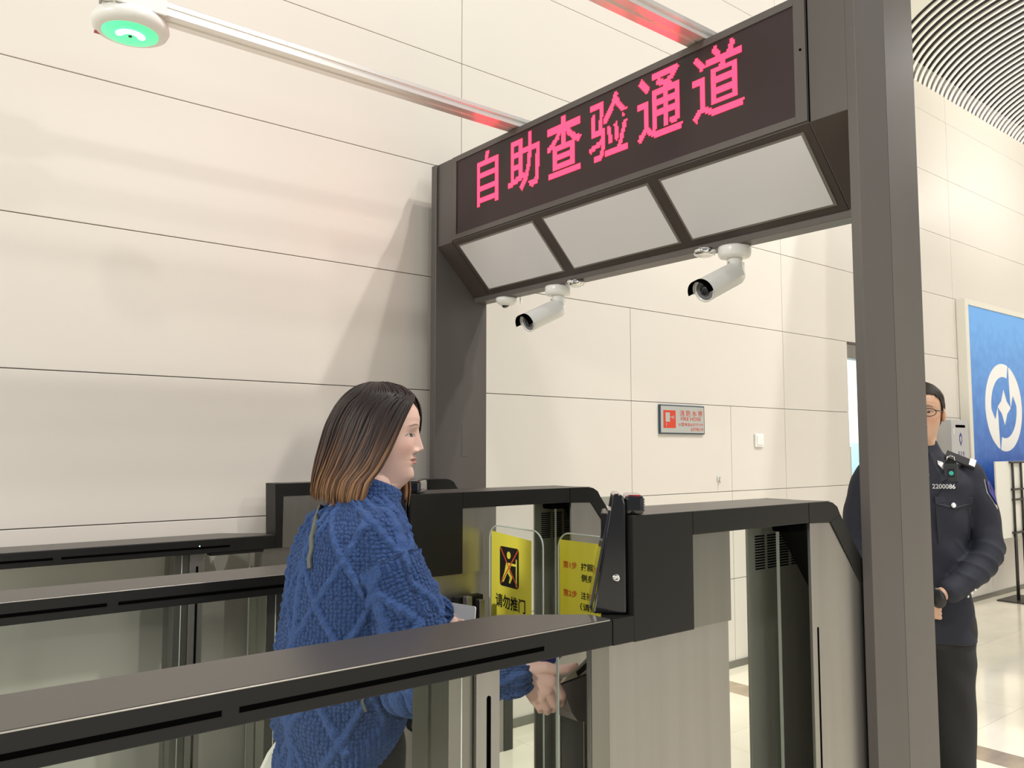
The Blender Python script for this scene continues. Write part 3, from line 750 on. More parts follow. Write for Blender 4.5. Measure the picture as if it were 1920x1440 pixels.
def pic(pts, m='yellow', e=.0006): return poly_obj('pictogram', pts, (-.0012, 0, 0), U, VV, M[m], ps, th=.0003, eps=e)
pic([(.117+.0105*math.cos(k*PI/8), 1.1195+.0125*math.sin(k*PI/8)) for k in range(16)])
pic([(.103, 1.094), (.156, 1.094), (.156, 1.086), (.128, 1.086), (.122, 1.068), (.107, 1.056), (.088, 1.026), (.078, 1.030), (.094, 1.062)])
pic([(.108, 1.062), (.120, 1.066), (.137, 1.048), (.125, 1.026), (.117, 1.028), (.124, 1.046)])
pic([(.155, 1.110), (.161, 1.110), (.161, 1.020), (.155, 1.020)])
pic([(.068, 1.142), (.071, 1.146), (.168, 1.018), (.165, 1.014)], 'redink', .001)
pic([(.169, 1.139), (.166, 1.143), (.073, 1.024), (.076, 1.020)], 'redink', .001)
flat_text('notice_text', '请勿推门', (-.0012, -.124, .962), U, VV, .160, .046, M['ink'], ps, offset=.018)
rl = leaf(1.988, .375, math.radians(0), 'clear swing door leaf on the right with a yellow three-step notice')
ps2 = poly_obj('notice', [(.012, .72), (.345, .72), (.345, 1.192), (.012, 1.192)], (-.0005, 0, 0), U, VV, M['yellow'], rl, th=.0006)
def ln(s, u, v, wd, h, m='ink'): flat_text('notice_text', s, (-.0012, -u, v), U, VV, wd, h, M[m], ps2, offset=.014)
ln('第1步', .060, 1.117, .062, .022, 'redink'); ln('按照脚印向前', .190, 1.117, .160, .023); ln('侧身站立', .165, 1.083, .108, .023)
ln('第2步', .060, 1.030, .062, .022, 'redink'); ln('注视镜头', .158, 1.030, .098, .023); ln('（请摘帽', .158, .996, .104, .023)
ln('第3步', .060, .944, .062, .022, 'redink'); ln('按上指纹', .158, .944, .098, .023)

# ================================================================ THINGS ON AND BY THE BACK WALL
s_ = thing('fire_hose_sign', 'grey and red fire hose sign fixed to the cream wall panels', 'sign', (4.285, WY, 1.668))
box('backing', (-.226, -.014, -.094), (.226, -.001, .094), M['sign_b'], s_, bev=.002)
box('face', (-.217, -.0155, -.086), (.217, -.0138, .086), M['sign_g'], s_)
US, VS = (1, 0, 0), (0, 0, 1)
pb = poly_obj('red_plate', [(-.194, -.056), (-.073, -.056), (-.073, .058), (-.194, .058)], (0, -.0155, 0), US, VS, M['sign_r'], s_, th=.0006)
def sg(pts): poly_obj('pictogram', pts, (0, -.0162, 0), US, VS, M['sign_g'], pb, th=.0004)
sg([(-.173, -.016), (-.131, -.016), (-.131, .044), (-.173, .044)]); sg([(-.128, .012), (-.108, .012), (-.108, .017), (-.128, .017)])
for k in (-1, 0, 1): sg([(-.108, .012+k*.006), (-.088, .012+k*.008), (-.088, .015+k*.008), (-.108, .016+k*.006)])
sg([(-.168, -.022), (-.163, -.022), (-.163, -.046), (-.168, -.046)])
def st(s, x, z, wd, h, off=.004): flat_text('sign_text', s, (x, -.0156, z), US, VS, wd, h, M['sign_r'], s_, offset=off)
st('消 防 水 带', .085, .042, .232, .040); st('FIRE HOSE', .082, .006, .205, .023); st('火警电话:63777119', .078, -.031, .250, .022); st('63778119', .142, -.063, .128, .021)
sw = thing('light_switch', 'small white light switch on the wall right of the fire hose sign', 'switch', (5.137, WY, 1.538))
box('plate', (-.051, -.014, -.047), (.051, -.0005, .047), M['white'], sw, bev=.004); box('rocker', (-.034, -.018, -.033), (.034, -.0135, .033), M['white'], sw, bev=.002)
kn = thing('latch_knob', 'tiny chrome latch knob in the wall panel below the switch', 'latch', (4.667, WY, 1.277))
lathe('rose', [(.020, 0), (.018, .006), (.008, .010)], M['chrome'], kn, (0, -.0005, 0), (0, -1, 0), 20); lathe('key_tag', [(.004, 0), (.006, -.03)], M['chrome'], kn, (0, -.012, -.008), (0, 0, 1), 10)

bb = thing('billboard', 'big blue billboard with a round white emblem in a white frame', 'billboard', (8.48, WY, .55))
bw, bz0, bz1 = 3.4, 0.0, 2.40
fb = bmesh.new()
for a, b in (((0, -.092, bz0), (.075, -.001, bz1)), ((bw-.075, -.092, bz0), (bw, -.001, bz1)), ((.075, -.092, bz1-.06), (bw-.075, -.001, bz1)), ((.075, -.092, bz0), (bw-.075, -.001, bz0+.06))):
    add_box(fb, a, b, .006)
bm_obj('frame', fb, M['frame_w'], bb)
box('print', (.075, -.080, .06), (bw-.075, -.01, bz1-.06), M['blue_board'], bb)
# emblem: two interlocking swept crescents round a four-pointed star
ex, ez, rx, rz = .862, 1.352, .465, .452     # centre on the board
def emb(pts): poly_obj('emblem', [(ex+p[0]*rx, ez+p[1]*rz) for p in pts], (0, -.0802, 0), US, VS, M['paper'], bb, th=.003)
def arc(a0, a1, r, n=28, cx=0, cy=0, sx=1): return [(cx+sx*r*math.cos(math.radians(a0+(a1-a0)*i/n)), cy+r*math.sin(math.radians(a0+(a1-a0)*i/n))) for i in range(n+1)]
n = 40
for sgn in (1, -1):
    outer = [(sgn*math.cos(math.radians(74+(250-74)*i/n)), sgn*math.sin(math.radians(74+(250-74)*i/n))) for i in range(n+1)]
    inner = []
    for i in range(n+1):
        a = 74+(250-74)*i/n
        r = .70
        if a > 185:      # widens into the blade that rises to the star
            u = (a-185)/65.0
            px_ = .70*math.cos(math.radians(185)); py_ = .70*math.sin(math.radians(185))
            if u < .35: x = px_+(-.50-px_)*u/.35; y = py_+(-.30-py_)*u/.35
            elif u < .65: x = -.50+(-.36+.50)*(u-.35)/.30; y = -.30+(.0+.30)*(u-.35)/.30
            else: x = -.36+(-.312+.36)*(u-.65)/.35; y = 0+(-.93-0)*(u-.65)/.35
            inner.append((sgn*x, sgn*y)); continue
        inner.append((sgn*r*math.cos(math.radians(a)), sgn*r*math.sin(math.radians(a))))
    poly = [Vector((p[0], p[1], 0)) for p in outer+inner[::-1]]
    from mathutils.geometry import tessellate_polygon
    tri = tessellate_polygon([poly]); npt = len(poly)
    VV_ = [(ex+p[0]*rx, -.0802-e, ez+p[1]*rz) for e in (0, .003) for p in poly]
    FF_ = [tuple(t_) for t_ in tri]+[tuple(i_+npt for i_ in t_[::-1]) for t_ in tri]+[(i_, (i_+1) % npt, npt+(i_+1) % npt, npt+i_) for i_ in range(npt)]
    eo = mesh_obj('emblem', VV_, FF_, M['paper'], bb)
    bmn = bmesh.new(); bmn.from_mesh(eo.data); bmesh.ops.recalc_face_normals(bmn, faces=bmn.faces[:]); bmn.to_mesh(eo.data); bmn.free()
star = []
for k in range(4):
    a = math.radians(90*k); R_ = .40 if k % 2 == 1 else .36
    tip = (R_*math.cos(a), R_*math.sin(a)*1.0); mid_ = (.205*math.cos(a+PI/4), .205*math.sin(a+PI/4)); star += [tip, mid_]
bm = bmesh.new(); cv = [bm.verts.new((ex, -.0802-e, ez)) for e in (0, .003)]; rv = [[bm.verts.new((ex+p[0]*rx, -.0802-e, ez+p[1]*rz)) for p in star] for e in (0, .003)]
for i in range(8):
    j = (i+1) % 8
    bm.faces.new((cv[0], rv[0][i], rv[0][j])); bm.faces.new((cv[1], rv[1][j], rv[1][i])); bm.faces.new((rv[0][i], rv[1][i], rv[1][j], rv[0][j]))
bm_obj('emblem_star', bm, M['paper'], bb)

bx = thing('wall_box', 'grey metal suggestion box on the wall left of the billboard', 'letter box', (8.14, WY, 1.2))
box('body', (-.19, -.14, 0), (.17, -.001, .545), M['box_g'], bx, bev=.004); box('slot', (-.10, -.1425, .475), (.10, -.139, .500), M['slot'], bx, bev=.001)
box('lock', (-.155, -.146, .41), (-.14, -.139, .47), M['white'], bx)
cr = [(-.028, .40), (0, .43), (.028, .40), (.030, .35), (.018, .33), (0, .30), (-.018, .33), (-.030, .35)]
poly_obj('crest', cr, (0, -.1402, 0), US, VS, M['bluep'], bx, th=.0005); poly_obj('crest_centre', [(p[0]*.55, .365+(p[1]-.365)*.55) for p in cr], (0, -.1402, 0), US, VS, M['box_g'], bx, th=.0007)
flat_text('box_text', '意 见 箱', (0, -.1402, .235), US, VS, .13, .04, M['bluep'], bx)
for k in range(3): poly_obj('small_print', [(-.08, 0), (.08, 0), (.08, .006), (-.08, .006)], (0, -.1402, .20-.045*k), US, VS, M['greyp'], bx, th=.0004)

ea = thing('display_easel', 'black two-pole floor easel holding a blank cream board', 'easel', (9.08, 3.26, 0))
box('base_plate', (-.24, -.14, 0), (.26, .14, .012), M['pole'], ea, bev=.002)
for x in (-.085, .125):
    tube('pole', [(x, 0, .012), (x, 0, .66)], .015, M['pole'], ea, 10); tube('pole', [(x, 0, .66), (x, 0, 1.345)], .011, M['pole'], ea, 10)
for z, e in ((.66, .05), (.98, .02), (1.08, .035), (1.345, .06)): box('crossbar', (-.085-e, -.012, z-.009), (.125+e, .012, z+.009), M['pole'], ea, bev=.002)
bd = box('cream_board', (-.45, .016, .615), (.86, .030, 1.355), M['cream'], None); bd.location = (9.08, 3.26, 0)
tag(bd, 'blank cream display board resting on the black easel', 'board')

# ================================================================ PEOPLE
def ray_dir(u, v):
    r = u-960.0; d = 720.0-v
    z = d*math.cos(PITCH)+F_PX*math.sin(PITCH); q = F_PX*math.cos(PITCH)-d*math.sin(PITCH)
    return Vector((q*math.cos(YAW)+r*math.sin(YAW), q*math.sin(YAW)-r*math.cos(YAW), z)), q
def at(u, v, d):
    """world point measured from the photograph at horizontal depth d"""
    a, q = ray_dir(u, v); return Vector((0, 0, CAM_H))+a*(d/q)
def tab(T, z):
    zs_ = [t[0] for t in T]; return [float(np.interp(z, zs_, [t[k] for t in T])) for k in range(1, len(T[0]))]
def smooth_tab(T, n=240):
    """resampled, softened table"""
    zz = np.linspace(T[0][0], T[-1][0], n); out = [zz]; K = np.hanning(15); K /= K.sum()
    for k in range(1, len(T[0])):
        y = np.interp(zz, [t[0] for t in T], [t[k] for t in T]); yp = np.r_[np.full(7, y[0]), y, np.full(7, y[-1])]
        out.append(np.convolve(yp, K, 'valid'))
    return [tuple(c) for c in np.array(out).T]
def G(x, m_, s): return np.exp(-((x-m_)/s)**2)
HEAD_F = [(-.14, .045, -.090, .064), (-.09, .040, -.080, .056), (-.05, .036, -.072, .052), (-.028, .040, -.068, .052), (-.012, .052, -.066, .052), (0, .066, -.066, .052),
          (.013, .0765, -.068, .052), (.026, .080, -.072, .055), (.045, .081, -.078, .060), (.07, .0835, -.088, .066), (.10, .0865, -.095, .070),
          (.12, .0885, -.098, .072), (.14, .094, -.099, .073), (.16, .0965, -.097, .073), (.18, .0915, -.090, .070), (.20, .077, -.075, .060), (.22, .050, -.050, .042), (.232, .022, -.022, .018), (.235, .004, -.004, .004)]
def make_head(skin, lip, brow_t=.0024, male=False, brow_col=(.10, .06, .045)):
    T = smooth_tab(HEAD_F, 400)
    zz = np.r_[np.linspace(-.14, 0, 36)[:-1], np.linspace(0, .16, 110)[:-1], np.linspace(.16, .235, 34)]
    n = 200; ph = np.linspace(-PI, PI, n, endpoint=False); th = ph-.6*np.sin(ph)
    tt = np.array(T); V = []
    for z in zz:
        xf, xb, w = [np.interp(z, tt[:, 0], tt[:, k]) for k in (1, 2, 3)]
        if male: w *= 1.06
        c = np.cos(th); s_ = np.sin(th)
        xc = -.010+0*z; a = np.where(c > 0, xf-xc, xc-xb)
        pw = 2.25
        x = xc+a*np.sign(c)*np.abs(c)**(2/pw); y = w*np.sign(s_)*np.abs(s_)**(2/2.1)
        tp = np.interp(z, [-.02, 0, .045, .09], [1, .80, .93, 1]); y = y*(1-(1-tp)*np.clip(c, 0, 1)**.6)
        V.append(np.stack([x, y, np.full(n, z)], 1))
    V = np.array(V).reshape(-1, 3); x, y, z = V.T; fr = np.clip((x-.02)/.03, 0, 1); ay = np.abs(y)
    na = np.interp(z, [.070, .076, .083, .095, .110, .124, .135], [0, .014, .0215, .0165, .010, .005, 0])*(1.12 if male else 1)
    dx = na*G(y, 0, np.interp(z, [.075, .085, .12], [.0095, .0088, .0085]))
    dx += .0085*G(ay, .0125, .0052)*G(z, .0775, .0065)
    dx += -.004*G(y, 0, .016)*G(z, .0685, .004)
    dx += .0070*G(y, 0, .017)*G(z, .0600, .0038)+.0065*G(y, 0, .015)*G(z, .0490, .0046)-.0035*G(y, 0, .021)*G(z, .0545, .0016)
    dx += -.0025*G(y, 0, .02)*G(z, .0385, .0045)+.0045*G(y, 0, .018)*G(z, .016, .011)
    dx += .0035*G(ay, .030, .018)*G(z, .139, .007)-.0065*G(ay, .031, .013)*G(z, .118, .009)+.0035*G(ay, .031, .0105)*G(z, .1145, .0055)
    dx += .0055*G(ay, .042, .018)*G(z, .088, .018)
    V[:, 0] = x+dx*fr
    V[:, 1] = y+np.sign(y)*(.0042*G(ay, .0125, .0060)*G(z, .0775, .0062))*(x > .06)
    col = np.tile(np.array(skin), (len(V), 1))
    def paint(msk, c): 
        m_ = np.clip(msk, 0, 1)[:, None]; col[:] = col*(1-m_)+np.array(c)*m_
    paint(.45*G(ay, .045, .022)*G(z, .085, .020)*fr, (skin[0]*.98, skin[1]*.72, skin[2]*.72))
    f1 = (x > .045)
    up = (z > .0542) & (z < .0542+.0080*np.sqrt(np.clip(1-(ay/.0235)**2, 0, 1))*np.where(ay < .004, .86, 1)); lo = (z <= .0542) & (z > .0542-.0088*np.sqrt(np.clip(1-(ay/.021)**2, 0, 1)))
    paint((up | lo)*f1*.9, lip); paint(((np.abs(z-.0543) < .0009) & (ay < .023) & f1)*1.0, (lip[0]*.35, lip[1]*.3, lip[2]*.3))
    bz = .1385+.004*np.sin(np.clip((ay-.012)/.034, 0, 1)*PI)-.03*np.clip(ay-.036, 0, 1)
    paint(np.exp(-((z-bz)/(brow_t*1.15*(1-.4*np.clip((ay-.028)/.02, 0, 1))))**4)*np.clip((ay-.011)/.004, 0, 1)*np.clip((.050-ay)/.006, 0, 1)*(x > .03)*.8, brow_col)
    e = (ay-.0315)/.0150; top = .1150+.0040*np.sqrt(np.clip(1-e**2, 0, 1)); bot = .1150-.0026*np.sqrt(np.clip(1-e**2, 0, 1))
    ins = (np.abs(e) < 1) & (z < top) & (z > bot) & (x > .03)
    paint(ins*1., (.50, .42, .38)); paint((ins & ((ay-.030)**2+(z-.1155)**2 < .0058**2))*1., (.02, .012, .01))
    paint(((np.abs(e) < 1.12) & (z >= top-.0006) & (z < top+.0016) & (x > .03))*.95, (.03, .02, .018)); paint(((np.abs(e) < 1) & (np.abs(z-bot) < .0006) & (x > .03))*.5, (.2, .1, .08))
    paint(G(ay, .0105, .0032)*G(z, .0715, .0018)*(x > .06)*.9, (.25, .08, .06))
    m = len(zz); Fc = []
    for i in range(m-1):
        for k in range(n): Fc.append((i*n+k, i*n+(k+1) % n, (i+1)*n+(k+1) % n, (i+1)*n+k))
    Fc.append(tuple(range(n))[::-1]); Fc.append(tuple((m-1)*n+k for k in range(n)))
    return V, Fc, col
def xf(V, M4): 
    A_ = np.array(M4); return V @ A_[:3, :3].T+A_[:3, 3]
def joined(name, shells, m, parent):
    V = np.concatenate([s_[0] for s_ in shells]); Fc = []; off = 0
    for s_ in shells:
        Fc += [tuple(i+off for i in f) for f in s_[1]]; off += len(s_[0])
    o = mesh_obj(name, V, Fc, m, parent, smooth=True); set_attr(o, 'tone', np.concatenate([s_[2] for s_ in shells]), 'FLOAT_COLOR'); return o
def hair_shell(T, sides, xc, Rf, N, zt, tip, lockw, seed, tip_jit=.012, id0=0):
    """sides: list of (sign, front table z->x_front). Returns verts, faces, strand"""
    rg = np.random.default_rng(seed); V, Fc, S = [], [], []
    T = smooth_tab(T, 260); sides = [(sg_, smooth_tab(f_, 200)) for sg_, f_ in sides]
    def pt(sg_, ft, s_, z, dr=0.0):
        rb, ws, rf_ = [np.interp(z, [t[0] for t in T], [t[k] for t in T]) for k in (1, 2, 3)]
        xfr = np.interp(z, [t[0] for t in ft], [t[1] for t in ft])
        af = math.acos(max(-1, min(1, (xfr-xc)/max(rf_, 1e-3)))) if rf_ > 1e-3 else 0
        al = af+(PI-af)*s_; c_, n_ = math.cos(al), math.sin(al)
        R_ = rf_ if c_ > 0 else rb
        return np.array([xc+(R_+dr)*c_, sg_*(ws+dr)*n_, z])
    for sg_, ft in sides:
        # under-shell, two skins
        ns, nz = 28, 34; base = len(V)
        for dr in (0.0, -.007):
            for j in range(nz+1):
                z = zt-(zt-tip(0.5)-.0)*(1-(1-j/nz)**1.6 if False else j/nz)**1.0
                for i in range(ns+1):
                    s_ = i/ns; zz = zt-(zt-tip(s_))*(j/nz)**1.15
                    V.append(pt(sg_, ft, s_, zz, dr-.003)); S.append((id0+s_*2.2+(0 if sg_ > 0 else 5), (zt-zz)/(zt-tip(.5)), 0))
        w_ = ns+1; h_ = (nz+1)*w_
        for j in range(nz):
            for i in range(ns):
                a_ = base+j*w_+i; Fc.append((a_, a_+1, a_+w_+1, a_+w_)); b_ = a_+h_; Fc.append((b_, b_+w_, b_+w_+1, b_+1))
        for i in range(ns):
            a_ = base+nz*w_+i; Fc.append((a_, a_+1, a_+1+h_, a_+h_))
        for j in range(nz):
            a_ = base+j*w_; Fc.append((a_, a_+w_, a_+w_+h_, a_+h_))
        # locks
        for q in range(N):
            s0 = (q+.5+rg.uniform(-.4, .4))/N; s1 = min(1.02, max(0.0, s0+rg.normal(0, .016))); dr = rg.uniform(-.001, .0035); wd = lockw*rg.uniform(.6, 1.25)
            tz = tip(s0)+rg.uniform(-tip_jit, tip_jit*.6); zs0 = zt-rg.uniform(0, .006); n = 22; ident = rg.uniform(0, 100); flr = rg.uniform(-.002, .006)
            ph_ = rg.uniform(0, 6.28); P_ = []
            for i in range(n+1):
                u = i/n; z = zs0-(zs0-tz)*u**1.15; s_ = s0+(s1-s0)*u+.006*math.sin(3*u*PI+ph_)
                P_.append(pt(sg_, ft, s_, z, dr+flr*u*u))
            P_ = np.array(P_)
            for i in range(n+1):
                u = i/n; d = P_[min(i+1, n)]-P_[max(i-1, 0)]; d /= (np.linalg.norm(d)+1e-9)
                rad = P_[i]-np.array([xc, 0, P_[i][2]]); rad[2] = .25*np.linalg.norm(rad); rad /= (np.linalg.norm(rad)+1e-9)
                sd = np.cross(d, rad); sd /= (np.linalg.norm(sd)+1e-9); rad = np.cross(sd, d)
                k_ = wd*(.35+.65*min(1, u*3.5))*(1-max(0, (u-.88)/.12)**2*.85)
                for aa in range(6):
                    t_ = 2*PI*aa/6; V.append(P_[i]+sd*math.cos(t_)*k_+rad*math.sin(t_)*k_*.40); S.append((ident, (zt-P_[i][2])/(zt-tip(.5)), 0))
            b_ = len(V)-6*(n+1)
            for i in range(n):
                for aa in range(6): Fc.append((b_+6*i+aa, b_+6*i+(aa+1) % 6, b_+6*i+6+(aa+1) % 6, b_+6*i+6+aa))
    return np.array(V), Fc, np.array(S)

# ---------------------------------------------------------------- the woman
WO = Vector((1.0, 1.80, 0))
woman = thing('person', 'woman in a blue cable-knit jumper with shoulder-length brown hair, pressing the reader', 'person', WO)
Wl = Matrix.Translation(-WO)
def wl(o): o.data.transform(Wl); return o
HC = Vector((1.046, 1.804, 1.396)); HH = math.radians(-38)
HM = Matrix.Translation(HC) @ Matrix.Rotation(HH, 4, 'Z')
SK = (.72, .48, .40); LIP = (.50, .17, .14)
hv, hf, hc = make_head(SK, LIP)
hv = xf(hv, HM)
def tone(V, c): return np.tile(np.array(c), (len(V), 1))
# right hand: loose fist, thumb on the reader
DPT = 1.955
def hp(u, v, dd=0.0): return at(u, v, DPT+dd)
hb = bmesh.new()
wr = hp(986, 1270, .012)
chain(hb, [hp(940, 1268, .02), wr], [.027, .026])
mcp = {'i': hp(1036, 1277, .0), 'm': hp(1028, 1294, -.002), 'r': hp(1016, 1306, .002), 'l': hp(1004, 1311, .012)}
for k, r in (('i', .0155), ('m', .016), ('r', .0155), ('l', .0145)): chain(hb, [hp(992, {'i': 1256, 'm': 1266, 'r': 1276, 'l': 1286}[k], .008), mcp[k]], [.0195, r])
chain(hb, [mcp['i'], hp(1052, 1303, .004), hp(1050, 1318, .026), hp(1040, 1308, .042)], [.0140, .0118, .0105, .0095])
chain(hb, [mcp['m'], hp(1042, 1318, .002), hp(1038, 1328, .026), hp(1030, 1316, .044)], [.0145, .0118, .0105, .0095])
chain(hb, [mcp['r'], hp(1027, 1325, .006), hp(1026, 1333, .028), hp(1020, 1320, .045)], [.0140, .0112, .0100, .009])
chain(hb, [mcp['l'], hp(1012, 1326, .014), hp(1013, 1331, .034), hp(1010, 1318, .046)], [.0125, .0098, .0088, .008])
chain(hb, [hp(998, 1255, .004), hp(1024, 1252, -.004), hp(1044, 1256, -.005), hp(1064, 1254, -.004), hp(1080, 1247, .002)], [.0180, .0140, .0110, .0098, .0062])
chain(hb, [hp(1020, 1262, .002), hp(1040, 1272, .008)], [.014, .011])
HV, HF, _ = remeshed(hb, .0024, 3)
# left hand round the white card
lb = bmesh.new(); L0 = at(838, 1166, 2.27)
chain(lb, [at(815, 1165, 2.27), L0, at(852, 1172, 2.262)], [.026, .024, .024])
for k in range(4): chain(lb, [at(852, 1165+8*k, 2.262), at(868, 1166+8*k, 2.248+.004*k), at(880, 1170+8*k, 2.25)], [.010, .0088, .0075])
chain(lb, [at(846, 1158, 2.262), at(858, 1163, 2.285), at(870, 1168, 2.29)], [.011, .010, .008])
LV, LF, _ = remeshed(lb, .003, 2)
# body under the clothes
bb_ = bmesh.new()
chain(bb_, [(1.03, 1.80, 1.40), (.99, 1.81, 1.30), (.97, 1.82, 1.15), (.96, 1.82, 1.0), (.95, 1.82, .88)], [.05, .085, .10, .10, .11])
for yy in (-.095, .095):
    chain(bb_, [(.95, 1.82+yy, .86), (.97, 1.82+yy*1.05, .48), (.94, 1.82+yy*1.05, .09), (1.04, 1.80+yy*1.2, .04)], [.075, .05, .036, .03])
chain(bb_, [(.985, 1.66, 1.28), (1.015, 1.615, .975), (1.20, 1.53, .955)], [.04, .034, .025]); chain(bb_, [(1.02, 1.98, 1.27), (1.12, 1.99, 1.06), (1.25, 1.88, 1.04)], [.04, .034, .025])
BV, BF, _ = remeshed(bb_, .012, 2)
body = wl(joined('body', [(hv, hf, hc), (HV, HF, tone(HV, SK)), (LV, LF, tone(LV, SK)), (BV, BF, tone(BV, SK))], M['skin'], woman))
# thumb nail
# hair
HT = [(-.06, .140, .090, .09), (-.05, .146, .094, .10), (-.02, .151, .099, .105), (.02, .147, .099, .105), (.06, .141, .096, .105), (.10, .132, .092, .106), (.137, .1225, .089, .108), (.16, .113, .086, .109), (.19, .0975, .079, .106), (.214, .080, .066, .094), (.230, .062, .050, .078), (.240, .047, .035, .062), (.246, .033, .022, .046), (.249, .020, .012, .030), (.2508, .005, .003, .010)]
FR = [(-.06, -.022), (-.02, -.018), (.006, -.012), (.02, -.002), (.035, .010), (.058, .022), (.084, .034), (.11, .045), (.137, .056), (.16, .065), (.175, .071), (.19, .077), (.20, .080), (.208, .083), (.214, .086), (.222, .10), (.26, .12)]
FL = [(-.06, .062), (-.02, .064), (.02, .060), (.06, .066), (.10, .080), (.137, .094), (.165, .0965), (.185, .0965), (.20, .094), (.212, .10), (.26, .12)]
def tipz(s_): return -.046+.030*s_**1.3
hvv, hff, hss = hair_shell(HT, [(-1, FR), (1, FL)], -.012, .105, 210, .250, tipz, .0042, 3, tip_jit=.018)
hair = mesh_obj('hair', xf(hvv, HM), hff, M['hair'], woman, smooth=True); set_attr(hair, 'strand', hss); wl(hair)
# jumper
TR = -.21
TOR = [(1.020, 1.808, 1.372, .060, .066), (1.008, 1.81, 1.350, .078, .095), (.996, 1.81, 1.325, .098, .150), (.985, 1.815, 1.290, .115, .190), (.975, 1.82, 1.24, .128, .208), (.967, 1.82, 1.15, .138, .212), (.962, 1.82, 1.05, .143, .208), (.960, 1.82, .95, .146, .208), (.962, 1.82, .87, .150, .212), (.960, 1.82, .83, .152, .214), (.957, 1.82, .795, .148, .210), (.955, 1.82, .768, .138, .200)]
sw_ = bmesh.new(); ringloft(sw_, [(a, b, c, d, e, TR) for a, b, c, d, e in TOR][::-1], 44, 2.25)
for v in sw_.verts:    # hem rises towards the front, as pulled up by the reaching arm
    k = np.clip((1.0-v.co.z)/.24, 0, 1); fx = (v.co.x-.955)*math.cos(TR)+(v.co.y-1.82)*math.sin(TR)
    v.co.z += float(k)*.78*fx
ARMS = {'r': [(.962, 1.670, 1.275), (.978, 1.642, 1.21), (1.003, 1.622, 1.12), (1.012, 1.612, 1.02), (1.025, 1.603, .965), (1.10, 1.572, .955), (1.18, 1.542, .955), (1.228, 1.524, .957)],
        'l': [(.995, 1.965, 1.275), (1.03, 1.985, 1.21), (1.10, 1.990, 1.12), (1.135, 1.975, 1.065), (1.20, 1.935, 1.045), (1.262, 1.878, 1.040)]}
ARR = {'r': [.068, .078, .086, .088, .082, .064, .052, .044], 'l': [.064, .070, .076, .070, .058, .046]}
for k in 'rl': chain(sw_, ARMS[k], ARR[k], 26)
V, Fc, Nn = remeshed(sw_, .0048, 14, .6)
# fields for the stitch pattern: (u across, v along)
def seg_field(V, pts):
    best = np.full(len(V), 9.0); U = np.zeros(len(V)); S_ = np.zeros(len(V)); acc = 0.0
    for a, b in zip(pts[:-1], pts[1:]):
        a = np.array(a); b = np.array(b); d = b-a; L_ = np.linalg.norm(d); d = d/L_
        t = np.clip((V-a) @ d, 0, L_); Pp = a+t[:, None]*d; r = V-Pp; dist = np.linalg.norm(r, axis=1)
        side = np.cross(d, [0, 1, .2]); side /= np.linalg.norm(side); up = np.cross(side, d)
        ang = np.arctan2(r @ side, r @ up); m_ = dist < best; best[m_] = dist[m_]; U[m_] = ang[m_]; S_[m_] = (acc+t)[m_]; acc += L_
    return best, U, S_
fwd = np.array([math.cos(TR), math.sin(TR)]); lft = np.array([-math.sin(TR), math.cos(TR)])
q = V[:, :2]-np.array([.965, 1.82]); ux = q @ fwd; uy = q @ lft
tu = np.arctan2(uy/1.35, -ux)*.175; tv = V[:, 2].copy()
isarm = np.zeros(len(V), bool); mask = np.zeros(len(V))
for k in 'rl':
    d_, a_, s_ = seg_field(V, ARMS[k]); rr_ = np.interp(s_, np.linspace(0, s_.max(), len(ARR[k])), ARR[k])
    out = (s_ > .06) & (d_ < rr_*1.10) & (((V[:, 1] < 1.69) if k == 'r' else (V[:, 1] > 1.955)) | (V[:, 0] > 1.11))
    tu[out] = a_[out]*.075+.9; tv[out] = -s_[out]; isarm |= out
def cord(a, w_): f_ = np.abs((a+.5) % 1-.5); return f_, np.clip(1-(f_/w_)**2, 0, 1)**.5
hemk = np.clip((.875+.78*ux*(~isarm)-V[:, 2])/.012, 0, 1)*(~isarm)
A1 = tu/.135+tv/.19; A2 = tu/.135-tv/.19
f1, c1 = cord(A1, .085); f2, c2 = cord(A2, .085)
rope = .72+.28*np.sin(tv/.0042+tu/.01)
groove = np.maximum(np.exp(-((f1-.115)/.03)**2), np.exp(-((f2-.115)/.03)**2))
moss = np.sin(2*PI*tu/.0155)*np.sin(2*PI*tv/.0125)
disp_ = .0090*np.maximum(c1, c2)*rope-.0050*groove+.0028*moss*(1-np.maximum(c1, c2))
f3, c3 = cord(tu/.27+.25, .055); disp_ = np.maximum(disp_, .0080*c3*(.7+.3*np.sin(tv/.0048)))
rib = .0032*np.sign(np.sin(2*PI*tu/.0135))*np.abs(np.sin(2*PI*tu/.0135))**.6
disp_ = disp_*(1-hemk)+rib*hemk
# soft folds at the elbow, the back and the hem
fold = .007*np.sin(V[:, 2]*38+V[:, 0]*22+1.5*np.sin(V[:, 0]*16))*np.clip((1.12-V[:, 2])/.12, 0, 1)*(1-hemk)
fold += .008*np.sin((V[:, 0]*.6-V[:, 2]*.9)*44)*isarm*np.exp(-((V[:, 2]-.98)/.08)**2)
V = V+Nn*(disp_+fold)[:, None]
mask = np.clip(np.maximum(np.maximum(c1, c2), c3)*(1-hemk)+hemk*.7, 0, 1)
jum = mesh_obj('jumper', V, Fc, M['knit'], woman, smooth=True); set_attr(jum, 'knit', np.stack([tu, tv, mask], 1)); wl(jum)
